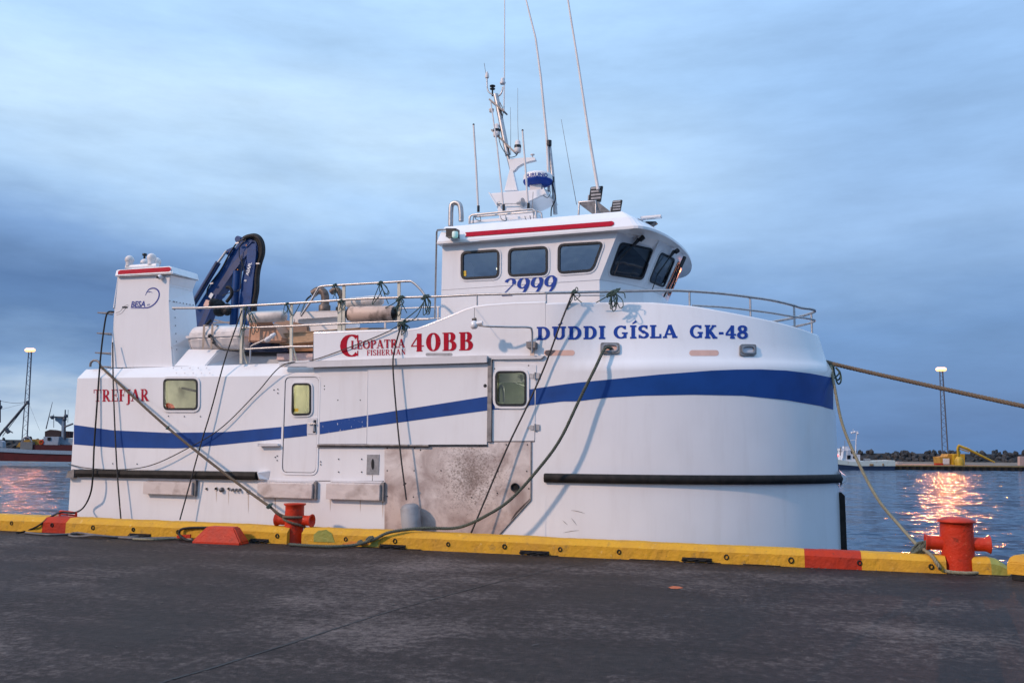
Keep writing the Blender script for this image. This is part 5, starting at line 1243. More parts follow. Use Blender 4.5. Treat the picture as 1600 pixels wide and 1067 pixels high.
# searchlight / sign plate at the roof front
mb = MB(); mb.bar(bt(1001, 341.5, TC - .3), bt(1034, 338.5, TC - .3), .12, .05); SG = mb.build('antenna_scanner', WHITE2, WH, bevel=.01)
MB().prism([bt(x, y, TC - .2) for x, y in ((1008, 346), (1025, 346), (1017, 351), (1013, 350))], (0, .2, 0)).build('scanner_base', GASK, SG)
sans('scanner_print', 'JRLR', bt(1002.5, 344.2, TC - .306), (bt(1030, 341.4, TC) - bt(1002, 344.2, TC)).normalized(), V((0, 0, 1)), .04, NAVY, SG, bold=.002)

# railings ---------------------------------------------------------
def railp(u, z, ex=.10, sg=1): p = pt_u(u, interp(topB, u), sg, ex); return V((p.x, p.y, z))
TR = D + .05
rail = MB()
top = [bt(270, 481.5, TR + .1), bt(330, 480.5, TR), bt(455, 474, TR), bt(560, 467.3, TR), bt(625, 465, TR), bt(690, 463.2, TR), bt(745, 460.5, TR), bt(820, 458.7, TR), bt(852, 457.8, TR)]
def find_u(px, z, ex=.10, sg=1):
    best = None
    for i in range(400):
        u = i / 399; p = b2w(railp(u, z, ex, sg)) - CAMP; x = CX + F * p.dot(CR) / p.dot(CF)
        if best is None or abs(x - px) < best[0]: best = (abs(x - px), u)
    return best[1]
def bowrail(pts, ex=.10):
    out = []
    for px, py in pts:
        z = 4.0
        for _ in range(4):
            u = find_u(px, z, ex); p = railp(u, z, ex); d = rayb(px, py); z = CAMP.z + d.z * (p - CAMP).xy.length / d.xy.length
        out.append(railp(u, z, ex))
    return out
bt_top = bowrail([(900, 457), (960, 455.5), (1040, 454), (1084, 455.3), (1130, 459), (1170, 464), (1205, 469), (1235, 476), (1252, 481)])
ze = bt_top[-1].z
tip = []
for u, sg in ((.97, 1), (.995, 1), (1.0, 1), (.995, -1), (.97, -1), (.9, -1)): q = railp(u, ze, .10, sg); tip.append(q + V((.08, 0, 0)))
u_last = (bt_top[-1].x - S1) / (SE - S1)
tip = [railp(u, ze - .0, .04, sg) for u, sg in ((.985, 1), (1.0, 1), (.985, -1), (.93, -1), (.8, -1))]
rail.tube(catmull(top, 4), .022, 10, caps=True)
rail.tube(catmull([top[-1]] + bt_top + tip, 5), .023, 10)
lo_b = bowrail([(1082, 477.3), (1130, 480), (1170, 484.5), (1205, 489), (1235, 494)]); zl = lo_b[-1].z
rail.tube(catmull(lo_b + [railp(u, zl, .05, sg) for u, sg in ((.985, 1), (1.0, 1), (.985, -1), (.93, -1), (.8, -1))], 5), .018, 8)
rail.tube([bt(893, 459, TR), bt(889, 475, TR)], .015, 8)
rail.tube([bt(893, 461.8, TR), bt(945, 461.8, TR + .3)], .010, 6)
MB().tube([V((s_, D + .03, z_)) for s_, z_ in topS], .034, 8).build('bulwark_rim', WHITE2, BOAT)
RAIL = rail.build('guard_rail', STEEL, BOAT)
rail = MB()
rail.tube([bt(377, 512.5, TR), bt(455, 509.5, TR), bt(545, 505, TR), bt(620, 502, TR), bt(672, 498.5, TR)], .017, 8)
rail.tube([bt(382, 545.5, TR), bt(455, 541.5, TR), bt(490, 541, TR)], .017, 8)
rail.tube(catmull([bt(470, 494, TR), bt(487, 469, TR), bt(496, 453, TR), bt(503, 447.5, TR), bt(540, 445, TR), bt(600, 441.5, TR), bt(636, 439.5, TR), bt(645, 441, TR), bt(657, 452, TR), bt(665, 463, TR)], 4), .021, 8)
rail.build('mid_rail', STEEL, BOAT)
for x, y0, y1 in ((377.5, 480.5, 568), (455.5, 475, 566), (537.5, 445, 520), (623.5, 440.5, 517), (531, 470, 520)):
    m_ = mat('stanchion_paint', (.62, .60, .50), .5, nscale=10, namp=.1); MB().bar(bt(x, y0, TR + .02), bt(x - (0 if y1 < 530 else .6), y1, TR + .02), .05 if x != 531 else .075, .03, V((0, 1, 0))).build('stanchion', m_, BOAT)
for x, y1 in ((381, 568), (460, 566)): MB().bar(bt(x - 3, y1 - 25, TR + .05), bt(x + 5, y1, TR + .2), .025, .02).build('stanchion_brace', m_, BOAT)
for px, py, pb in ((745.5, 461, 481), (853.5, 458, 475)): MB().tube([bt(px, py, TR), bt(px, pb + 2, TR)], .015, 8).build('stanchion', STEEL, BOAT)
for px, ya, yb in ((1077, 455.5, 478), (1172, 464, 494), (1241, 478, 511)):
    a_, b_ = bowrail([(px, ya)])[0], None; zb_ = interp(topB, min(1, (a_.x - S1) / (SE - S1))) - .03; MB().tube([a_, V((a_.x, a_.y, zb_))], .017, 8).build('stanchion', STEEL, BOAT)
q = railp(.985, ze, .04, -1); MB().tube([q, V((q.x, q.y, zl - .25))], .017, 8).build('stanchion', STEEL, BOAT)
MB().tube([V((q.x, q.y, zl)), V((q.x - .6, q.y - .15, zl - .12))], .014, 6).build('rail_brace', STEEL, BOAT)
# far rails and aft poles by the wheelhouse
MB().tube([bt(679.5, 498, DW + .1), bt(682.3, 363, DW + .1), bt(684, 359.5, DW), bt(700, 358.5, DW - .1)], .018, 8).build('roof_post', STEEL, BOAT)
mb = MB(); mb.tube([bt(625, 482, FT - .1), bt(688, 479.5, FT - .1)], .02, 6); mb.tube([bt(600, 500, FT - .1), bt(688, 497, FT - .1)], .018, 6)
for x in (602, 684.5): mb.bar(bt(x, 480 if x > 650 else 503, FT - .1), bt(x, 520, FT - .1), .04, .04)
mb.build('far_rail', STEEL, BOAT)
# line catcher arm light by the rail
mb = MB(); mb.tube(catmull([bt(391, 567, TR), bt(391.5, 545, TR), bt(394, 540, TR), bt(405, 535, TR), bt(417, 529, TR)], 4), .017, 8); SA = mb.build('deck_light_arm', STEEL, BOAT)
MB().lathe([(.03, -.02), (.05, .03), (.035, .10), (.045, .13), (.028, .21), (.01, .22)], bt(416, 532, TR), (bt(432, 520, TR) - bt(416, 532, TR)).normalized(), 12).build('deck_light', WHITE2, SA)
# bronze pipes
tp = D + 1.0
mb = MB(); mb.lathe([(.11, 0), (.11, .10), (.075, .13), (.065, .2)], bt(507, 486, tp), n=18); mb.tube(catmull([bt(508, 478, tp), bt(508, 464, tp), bt(505, 456, tp), bt(497, 454, tp), bt(489, 459, tp)], 6), .075, 12); mb.build('vent_pipe', BRONZE, BOAT)
mb = MB(); mb.tube(catmull([bt(534, 486, tp + .2), bt(534, 466, tp + .2), bt(531, 456, tp + .2), bt(523, 453, tp + .2), bt(517, 457, tp + .2)], 6), .055, 12); mb.lathe([(.08, 0), (.08, .07)], bt(531, 486, tp + .2), n=14); mb.build('vent_pipe', BRONZE, BOAT)
MB().tube(catmull([bt(486, 462, tp), bt(478, 470, tp), bt(470, 492, D + .3)], 5), .018, 6).build('deck_hose', GASK, BOAT)
# deck house box
a_ = bt(460, 520, tp); b_ = bt(531, 487, tp)
mb = MB(); mb.prism([bt(x, y, tp - .2) for x, y in ((458, 522), (526, 520), (530, 487), (466, 490), (459, 498))], (0, .8, 0)); mb.build('deck_locker', WHITE2, BOAT, bevel=.015)
slab('locker_lid', [(459, 499), (529, 494.5), (531, 486), (466, 488.5), (461, 493)], tp - .25, .05, RAFT, BOAT, bevel=.01)

# deck crane -------------------------------------------------------
tcx = D + 2.2
def cpt(x, y, t=tcx): return bt(x, y, t)
mb = MB(); mb.prism([cpt(x, y) for x, y in ((302, 510), (304, 484), (330, 443), (366, 387), (372, 379), (380, 371), (390, 370), (401, 380), (403, 386), (391, 394), (376, 410), (364, 426), (340, 461), (319, 510))], (0, .22, 0)); CRN = mb.build('deck_crane', CRANE, BOAT, bevel=.02)
mb = MB(); mb.prism([cpt(x, y, tcx - .04) for x, y in ((374, 545), (374, 480), (378, 440), (384, 408), (386, 385), (393, 378), (401, 382), (401, 395), (396, 440), (392, 480), (391, 545))], (0, .2, 0)); mb.build('outer_boom', CRANE, CRN, bevel=.02)
MB().prism([cpt(x, y, tcx - .012) for x, y in ((396, 391), (391, 394), (376, 410), (364, 426), (340, 461), (319, 510), (309, 510), (331, 460), (356, 421), (369, 405), (386, 389))], (0, .2, 0)).build('boom_shade_strip', CRANED, CRN)  # darker blue strip paints the shade on the boom's lower side face
MB().tube([cpt(370.5, 424, tcx + .05), cpt(364.5, 515, tcx + .05)], .085, 14).build('boom_cylinder', CRANE, CRN)
MB().tube([cpt(300, 478, tcx - .1), cpt(341, 410, tcx - .1)], .062, 12).build('lift_cylinder', CRANED, CRN)
MB().tube([cpt(341, 410, tcx - .1), cpt(354, 392, tcx - .1)], .026, 10).build('piston_rod', STEEL, CRN)
MB().prism([cpt(x, y, tcx - .06) for x, y in ((350, 395), (355, 390), (364, 386), (364, 392), (358, 400))], (0, .1, 0)).build('cylinder_bracket', CRANE, CRN)
mb = MB(); mb.tube(catmull([cpt(323, 462, tcx - .06), cpt(326, 448, tcx - .06), cpt(345, 422, tcx - .06), cpt(358, 398, tcx - .06), cpt(370, 380, tcx - .06), cpt(382, 373, tcx - .06)], 5), .016, 6); mb.tube(catmull([cpt(302, 472, tcx - .16), cpt(315, 452, tcx - .16), cpt(339, 411, tcx - .16)], 4), .012, 6)
mb.tube(catmull([cpt(384, 374, tcx - .06), cpt(375, 385, tcx - .08), cpt(374, 400, tcx - .08), cpt(380, 415, tcx - .08), cpt(384, 428, tcx - .08)], 5), .010, 6); mb.tube(catmull([cpt(347, 462, tcx - .06), cpt(360, 457, tcx - .08), cpt(374, 453, tcx - .08), cpt(376, 440, tcx - .08), cpt(378, 420, tcx - .08), cpt(378, 400, tcx - .08)], 5), .010, 6)
mb.build('hydraulic_line', GASK, CRN)
hb = MB(); cn_ = [(381, 373), (388, 370), (397, 369), (405, 374), (409, 384), (409, 398), (404, 415), (401, 432), (400, 455), (396, 480), (395, 520)]
for k in range(3): hb.tube(catmull([cpt(x + [0, -2.5, 2][k] * (.2 if i < 2 else 1) + mnoise.noise(V((i, k, 0))) * 1.5, y + [0, 2, -1][k], tcx - .02 + .05 * k) for i, (x, y) in enumerate(cn_)], 5), .043, 8)
hb.build('hose_bundle', BLACK, CRN)
mb = MB(); rd = random.Random(2)
for k in range(9): mb.sphere(cpt(344 + rd.uniform(-11, 12), 480 + rd.uniform(-7, 8), tcx - .25 + rd.uniform(-.05, .05)), rd.uniform(.08, .14), 6)
mb.tube(catmull([cpt(330, 500, tcx - .25), cpt(324, 506, tcx - .25), cpt(320, 511, tcx - .25)], 4), .03, 6); mb.tube(catmull([cpt(354, 472, tcx - .2), cpt(362, 460, tcx - .2), cpt(360, 450, tcx - .2), cpt(354, 449, tcx - .2)], 5), .035, 8)
mb.build('grab_rotator', BLACK, CRN)
MB().prism([cpt(x, y, tcx - .03) for x, y in ((318, 478), (322, 468), (329, 470), (325, 480))], (0, -.01, 0)).build('warning_sign', PEACH, CRN)
MB().prism([cpt(x, y, tcx - .03) for x, y in ((326, 464), (330, 457), (334, 460), (330, 467))], (0, -.01, 0)).build('warning_sign', WVIN, CRN)
mb = MB()
for x, y in ((371, 380), (331, 443), (403, 411.5)): mb.bar(cpt(x - 2.5, y + .5, tcx - .1), cpt(x + 2.5, y - .5 if x < 380 else y + .5, tcx - .1), .03, .03)
mb.build('hose_clamp', STEEL, CRN)
mb = MB()
for x, y in ((385, 383.5), (371.5, 421.5), (356, 394)): mb.lathe([(.016, 0), (.012, .01)], cpt(x, y, tcx - .05), V((0, -1, 0)), 8)
mb.build('pivot_bolt', mat('brass', (.55, .22, .05), .4, metal=.6), CRN)
MB().lathe([(.07, 0), (.07, .12)], cpt(371, 373.5, tcx + .05), V((0, 1, 0)), 14).build('boom_lug', CRANE, CRN)
dA, dB = cpt(387, 431, tcx - .05), cpt(392.5, 411, tcx - .05)
exv = (dB - dA).normalized(); eyv = V((-exv.z, 0, exv.x)); sans('crane_lettering', 'ÁSAFL', dA + V((.035, -.03, 0)), exv, eyv, .10, WVIN, CRN, bold=.004)
sans('crane_lettering', 'B', cpt(384.5, 440.5, tcx - .05), exv, eyv, .08, WVIN, CRN, bold=.002)
mb = MB(); mb.lathe([(.2, 0), (.2, .45), (.26, .5)], V((cpt(383, 530, tcx + .1).x, tcx + .1, ZD)), n=18); mb.build('crane_column', CRANE, CRN)
mb = MB(); mb.prism([bt(x, y, D + .6) for x, y in ((380, 549), (382, 536), (398, 533), (420, 536), (440, 538), (450, 546), (444, 549))], (0, .4, 0)); mb.build('tarpaulin', mat('navy_tarp', (.02, .04, .10), .6, bump=.4, bscale=14, bdist=.03), BOAT, bevel=.03)
slab('deck_hatch_edge', [(380, 549), (494, 549), (494, 556), (380, 556)], D + .75, -.05, GASK, BOAT)
mb = MB(); mb.bar(bt(327, 505, D + 3.6), bt(372, 503, D + 3.6), .03, .03); mb.bar(bt(327, 498, D + 3.6), bt(362, 506, D + 3.6), .05, .03); mb.tube([bt(329, 496, D + 3.6), bt(329, 512, D + 3.6)], .03, 6); mb.build('far_deck_frame', STEELD, BOAT)

# ================================================================== THINGS ON AND AROUND THE BOAT
# life raft canister
lr = empty('life_raft', bt(333, 545, D + .6), 'b', 'white ribbed life raft canister strapped on the aft deck in front of the crane', 'life raft')
a_, b_ = bt(293, 526, D + .35), bt(377, 526, D + .35); z_lo, z_mid, z_hi = bt(333, 544.5, D + .35).z, bt(333, 525, D + .35).z, bt(333, 507.5, D + .35).z
def half(z0h, z1h, up):
    mb = MB(); n = 14; rows = []
    for i in range(n + 1):
        s = lerp(a_.x, b_.x, i / n); rib = .012 if i % 3 == 0 else 0; e = .03 if up else .03
        k = .04 if i in (0, n) else 0
        if up: pr = [(D + .35 + k, z0h), (D + .35 - rib + k, z0h + .06), (D + .38 - rib + k, z1h - .08 - k), (D + .46, z1h - k), (D + .94, z1h - k), (D + 1.02, z1h - .08 - k), (D + 1.05, z0h)]
        else: pr = [(D + .35 + k, z0h), (D + .35 - rib + k, z0h - .05), (D + .40 - rib + k, z1h + .05 + k), (D + .46, z1h + k), (D + .94, z1h + k), (D + 1.0, z1h + .06 + k), (D + 1.05, z0h)]
        rows.append([V((s, y, z)) for y, z in pr])
    mb.grid(rows, False); mb.add(rows[0], [tuple(range(7))]); mb.add(rows[-1], [tuple(range(7))]); return mb
half(z_mid + .008, z_hi, True).build('canister_lid', RAFT, lr, bevel=.012); half(z_mid - .008, z_lo, False).build('canister_base', RAFT, lr, bevel=.012)
MB().box((a_.x - .02, D + .325, z_mid - .02), (b_.x + .02, D + 1.07, z_mid + .02)).build('canister_flange', RAFT, lr)
for x in (318, 331): 
    p = bt(x, 526, D + .31); MB().box((p.x - .025, D + .312, z_lo), (p.x + .02, D + .318, z_hi)).box((p.x - .025, D + .31, z_hi), (p.x + .02, D + 1.05, z_hi + .006)).build('strap', mat('beige_strap', (.40, .33, .27), .8), lr)
mb = MB(); mb.tube(catmull([bt(328, 524, D + .29), bt(333, 531, D + .27), bt(338, 540, D + .27), bt(352, 546, D + .26), bt(374, 547, D + .28)], 4), .018, 6); mb.sphere(bt(328, 525, D + .29), .04, 6); mb.sphere(bt(334, 535, D + .28), .035, 6); mb.build('hydrostatic_release', GASK, lr)
# fenders
def fender(x0, y0, x1, y1, r, t, m, label, ends=None, cap=None, t1=None):
    a_, b_ = bt(x0, y0, t), bt(x1, y1, t if t1 is None else t1); L_ = (b_ - a_).length; ax = (b_ - a_).normalized()
    o = empty('fender', (a_ + b_) / 2 + V((0, 0, -r)), 'b', label, 'fender', 'cylindrical fenders kept on and over the boat side')
    pr = [(.001, 0), (r * .45, .004), (r * .8, r * .2), (r, r * .5), (r, L_ * .5), (r, L_ - r * .5), (r * .8, L_ - r * .2), (r * .45, L_ - .004), (.001, L_)]
    MB().lathe(pr, a_, ax, 24, caps=False).build('body', m, o)
    if cap:
        for e in cap: q = a_ if e == 0 else b_; d = -ax if e == 0 else ax; MB().lathe([(r * .93, -r * .45), (r * .85, -r * .1), (r * .45, .02), (.03, .07)], q, d, 18).build('end_cap', GASK, o)
    return o
fender(388, 496, 447, 493.5, .105, D + .2, FENDW, 'off-white fender lying on a salmon tub inside the aft rail', t1=D + .24)
fender(541, 474, 599, 469, .095, D + .35, FENDW, 'grubby white fender lying higher, behind the tar-stained fender on the rail', t1=D + .4)
fender(544, 491, 620, 490, .135, D + .12, FEND, 'tar-stained pinkish fender with black ends lashed inside the rail', cap=(0, 1))
fender(640, 786, 647, 870, .155, D - .2, FENDG, 'grey fender hanging against the scuffed plate by its line')
# tubs
def tub(px, t, m, label, name='tub'):
    P = [bt(x, y, t) for x, y in px]; o = MB().prism(P, (0, .5, 0)).build(name, m, frame='b', label=label, cat='tub', bevel=.015, group='fish tubs stowed on the aft deck'); return o
tub([(389, 533), (391, 505), (424, 504), (441, 527), (441, 534)], D + .35, TUB, 'salmon coloured tub tilted under the off-white fender')
tub([(425, 518), (427, 504), (447, 500), (480, 508), (482, 520), (470, 520)], D + .75, TUBD, 'brown tub behind the salmon tub')
tub([(438, 532), (439, 521), (560, 512), (600, 512), (600, 524), (438, 538)], D + .5, mat('tan_plank', (.50, .33, .20), .65, nscale=8, namp=.2, stretch=(1, 1, 8)), 'long tan fish box running forward along the deck')
tub([(440, 548), (440, 535), (492, 532), (492, 548)], D + .62, mat('orange_tub', (.55, .26, .12), .6), 'orange fish box below the long tan box')

# twine lashings on the rails
def lash(p, size_, r_, label, n=4, length=.3, seed=0, m=ROPEG, turns=5, extra=None, spread=.5):
    size, r = size_ * .8, r_ * .72
    mb = MB(); knot(mb, p, size, r, turns, seed); tails(mb, p, n, length, r * .85, seed, spread)
    if extra:
        for e in extra: mb.tube(catmull(e, 5), r * .9, 5)
    return mb.build('twine_lashing', m, frame='b', label=label, cat='rope', group='green twine lashings knotted on the rails')
lash(bt(447, 475, TR - .03), .045, .011, 'green twine knot on the top rail right of the off-white fender', 3, .22, 1, extra=[[bt(449, 478, TR), bt(454, 490, TR), bt(459, 492, TR), bt(466, 480, TR), bt(470, 472, TR)]])
lash(bt(384, 481, TR - .03), .045, .012, 'dark green twine hanging down the first stanchion beside the crane', 4, .8, 2, extra=[[bt(384, 482, TR - .04), bt(382, 510, TR - .04), bt(379, 545, TR - .04)]])
lash(bt(522, 446, TR - .03), .05, .010, 'small green knot on the raised rail over the bronze pipes', 3, .25, 3, extra=[[bt(523, 448, TR), bt(527, 458, TR), bt(533, 470, TR + .1)]])
lash(bt(594, 442, TR - .03), .055, .012, 'green twine knot on the raised rail above the grubby white fender', 4, .32, 4, extra=[[bt(596, 445, TR), bt(600, 458, TR), bt(607, 475, TR)]])
lash(bt(532, 471, TR - .03), .05, .010, 'green twine knot where the pale post meets the top rail', 3, .2, 5)
lash(bt(625, 466, TR - .05), .07, .013, 'thick green knot on the stanchion at the fender with black ends', 4, .3, 6, extra=[[bt(624, 468, TR), bt(612, 476, TR - .05), bt(602, 481, TR - .05)]])
lash(bt(628, 505, TR - .05), .09, .014, 'tangled green rope bundle at the foot of that rail section above the fender line', 6, .2, 7, turns=8, extra=[[bt(628, 503, TR - .05), bt(645, 490, TR - .05), bt(658, 478, TR - .05), bt(665, 466, TR - .05)], [bt(630, 506, TR - .05), bt(650, 496, TR - .05), bt(662, 472, TR - .05)]])
lash(bt(664, 464, TR - .05), .07, .013, 'green twine hanging in long loops where the raised rail comes down', 5, .42, 8, spread=.25, turns=7)
lash(bt(896, 456, TR - .04), .055, .012, 'green knot on the bow rail holding the thin line', 2, .25, 9, extra=[[bt(897, 455, TR - .04), bt(901, 449, TR - .04), bt(903, 454, TR - .04), bt(898, 459, TR - .04)], [bt(896, 460, TR - .04), bt(902, 467, TR), bt(909, 473, TR)]])
pb = bt(958, 458, TR + .1); lash(pb, .10, .013, 'large bundle of green rope tied on the bow rail before the wheelhouse', 6, .25, 10, turns=9, extra=[[bt(952, 461, TR + .1), bt(942, 467, TR + .1), bt(931, 473, TR + .1)], [bt(965, 457, TR + .1), bt(975, 458, TR + .1), bt(977, 466, TR + .1)]])

# mooring ropes ----------------------------------------------------
def wrope(name, pts, r, m, label, cat='rope', twist=None, extra=None, group=None, k=8):
    mb = rope_mesh(pts, r, twist, k)
    if extra: extra(mb)
    return mb.build(name, m, label=label, cat=cat, group=group)
W_ = lambda x, y, t: b2w(bt(x, y, t))
kb = BL
r_ = .158
# stern line to the left bollard
e1p = kb + V((-.15, .02, .40)); 
sternpts = [W_(157, 572, D + .08), W_(200, 612, D - .12), W_(262, 668, D - .28), W_(330, 723, D - .42), W_(385, 765, D - .55), wy(424, 793, K + .10)]
def wrap(mb):
    a = wy(424, 793, K + .10)
    def ringpts(z0_, z1_, tw0=PI, tw1=2 * PI + .7, rr=.175): return [kb + V((math.cos(q) * rr, math.sin(q) * rr, lerp(z0_, z1_, i / 10))) for i, q in enumerate([lerp(tw0, tw1, i / 10) for i in range(11)])]
    for z0_, z1_, sgn in ((.42, .40, 1), (.40, .22, 1)):
        c_ = rope_mesh([a, a.lerp(kb + V((-.17, -.12, z0_)), .6)] + ringpts(z0_, z1_, PI + .5), .022, .09, 4); mb.v, k0 = mb.v + c_.v, len(mb.v); mb.f += [tuple(i + k0 for i in f) for f in c_.f]; mb.sm += c_.sm
wrope('mooring_rope', sternpts, .024, ROPE1, 'brown mooring rope from the stern hoop slanting down to the left-hand bollard', twist=.1, extra=wrap)
mb = MB(); knot(mb, wy(421, 790, K + .08), .045, .012, 5, 21); mb.build('twine_lashing', ROPEG, label='green twine knot on the stern rope just above the left-hand bollard', cat='rope', group='green twine lashings knotted on the rails')
mb = MB(); knot(mb, W_(262, 668, D - .30), .03, .009, 4, 22); mb.build('twine_lashing', ROPEG, label='little grey knot halfway along the brown stern rope', cat='rope', group='green twine lashings knotted on the rails')
# heavy spring line from the bow fairlead to the left bollard
wrope('mooring_rope', [b2w(hull(956, 545, .02)), b2w(hull(945, 548, .10)), W_(930, 575, D - .14), W_(905, 625, D - .22), W_(876, 685, D - .3), W_(845, 728, D - .36), W_(800, 778, D - .42), W_(760, 805, D - .48), wy(715, 824, K + .3), wy(660, 827, K + .12) + V((0, 0, .02)), wy(610, 831, K - .03), wy(585, 842, K - .06), wz(555, 851, .05), wz(520, 853.5, .03), wz(480, 852, .03), wz(452, 850, .03)], .025, ROPE2,
      'heavy grey-green mooring rope drooping from the bow fairlead over the kerb to the left-hand bollard', twist=.11)
mb = MB(); knot(mb, wy(578, 842, K - .07), .05, .014, 6, 31); knot(mb, wy(562, 847, K - .07), .04, .014, 5, 33); mb.build('rope_splice', ROPE2, label='frayed lump of rope splice on the heavy rope at the kerb foot', cat='rope')
# thin lines
wrope('hose_line', [W_(178, 487, TF + .1), W_(168, 489, D + .15), W_(163, 510, D + .1), W_(157, 560, D), W_(151, 640, D - .06), W_(147, 700, D - .1), W_(145, 745, D - .18), W_(141, 772, D - .18), W_(130, 793, D - .15), wy(115, 801, K + .40), wy(98, 800, K + .36), wy(78, 808, K + .12) , wy(60, 821, K - .03), wz(40, 829.5, .02), wz(26, 832, .015)], .016, BLACK,
      'black hose running down the stern corner and over the red kerb stretch', 'hose')
wrope('shore_line', [W_(176, 535, D + .1), W_(177, 600, D - .05), W_(180, 680, D - .09), W_(184, 750, D - .14), W_(189, 812, D - .16)], .013, ROPED, 'dark line hanging straight down beside the stern lettering')
wrope('shore_line', [W_(378, 485, TR - .06), W_(352, 560, D - .06), W_(330, 640, D - .09), W_(312, 700, D - .12), W_(281, 812, D - .2)], .012, ROPED, 'thin dark line slanting down from the first stanchion past the cabin window')
wrope('shore_line', [b2w(V((sc_.x - .05, D - .02, bt(110, 725, D).z))), W_(135, 731, D - .09), W_(185, 733.5, D - .11), W_(235, 727, D - .1), W_(290, 702, D - .08), W_(345, 669, D - .06), W_(400, 615, D - .05), W_(441, 571, D - .12), W_(487, 563, D - .03), W_(540, 545, D - .035), W_(600, 521, D - .04), W_(626, 507, TR - .1)], .009, ROPED, 'very thin line sagging along the whole aft side under the red lettering')
wrope('fender_line', [W_(627, 507, TR - .12), W_(618, 540, D - .1), W_(614, 570, D - .16), W_(619, 640, D - .18), W_(626, 710, D - .2), W_(635, 781, D - .2)], .013, ROPED, 'taut dark line that holds the grey fender below')
mb = MB(); knot(mb, W_(632.5, 756, D - .2), .02, .008, 3, 41); mb.build('line_knot', ROPED, label='small knot low on the fender line', cat='rope')
wrope('shore_line', [W_(895, 458, TR - .1), W_(878, 500, D - .1), W_(850, 575, D - .10), W_(820, 642, D - .12), W_(790, 705, D - .16), W_(735, 835, D - .25)], .014, ROPED, 'thin line slanting down from the bow rail across the second door')
# bow ropes
sx = SE
wrope('mooring_rope', [b2w(pt_u(1, 2.98) + V((-.02, .1, .03))), b2w(pt_u(1, 2.95) + V((.1, -.05, .0))), wd(1340, 577.5, 14.2), wd(1400, 591, 13.8), wd(1500, 613, 13.1), wd(1600, 634.5, 12.4), wd(1680, 650, 11.9), V((7.4, K + 1.2, 1.45)), V((11.5, K + .1, .55))], .036, ROPE1,
      'thick brown mooring rope running from the stem out over the water', twist=.15)
wrope('mooring_rope', [b2w(pt_u(1, 2.95) + V((.03, -.05, -.02))), wd(1305, 610, 14.0), wd(1317, 665, 13.6), wd(1341, 722, 13.1), wd(1372, 780, 12.5), wd(1405, 820, 12.1), wy(1433, 851, K + .34), wy(1442, 857, K + .22), wy(1453, 865, K + .05), wy(1460, 874, K - .03), wy(1468, 886, K - .06), BRc + V((-.235, -.10, .05)), BRc + V((-.15, -.22, .03)), BRc + V((.05, -.245, .025)), BRc + V((.2, -.15, .03)), BRc + V((.25, .0, .06))], .024, ROPE3,
      'pale olive mooring rope dropping from the stem to the capped bollard', twist=.1)
mb = MB(); knot(mb, wy(1440, 855, K + .24), .10, .018, 8, 51); mb.build('rope_splice', ROPE2, label='bushy rope knot lying on the kerb beside the capped bollard', cat='rope')
mb = MB(); knot(mb, b2w(pt_u(1, 2.95) + V((.03, -.04, -.04))), .06, .018, 6, 52); tails(mb, b2w(pt_u(1, 2.9) + V((.04, -.04, 0))), 3, .35, .014, 53, .1); mb.build('twine_lashing', ROPEG, label='green rope knot at the top of the stem where the bow ropes meet', cat='rope', group='green twine lashings knotted on the rails')

# loose hose and ropes on the quay
wrope('ground_hose', [wz(40, 832, .02), wz(75, 835, .02), wz(112, 834, .02), wz(145, 831, .03), wz(165, 829.5, .05), wz(200, 832, .05), wz(225, 836, .03), wz(190, 839, .02), wz(150, 836.5, .05), wz(120, 838, .02), wz(108, 836, .02), wz(118, 832, .03), wz(142, 835, .05), wz(175, 838.5, .02), wz(215, 841, .02), wz(270, 840, .02), wz(300, 842, .02)], .020, mat('grey_hose', (.13, .12, .12), .6, nscale=10, namp=.2),
      'grey hose lying in flat loops along the kerb foot', 'hose')
wrope('ground_hose', [wz(208, 842, .02), wz(240, 842.5, .03), wz(275, 841, .02), wz(300, 842.5, .02)], .018, ROPE3, 'short pale hose end beside the grey hose loops', 'hose')
wrope('black_hose', [wz(309, 846, .02), wz(290, 843, .04), wy(281, 836, K - .10), wy(281, 829, K - .06), wy(290, 825, K - .03), wy(318, 824, K - .02), wy(345, 825, K - .04)], .022, BLACK, 'black hose looping off the ground behind the red block', 'hose')

# ================================================================== BACKGROUND
DIST = 180.
def bgp(px, py, dist=DIST): return wd(px, py, dist)
def zat(px, py, dist): return wd(px, py, dist).z
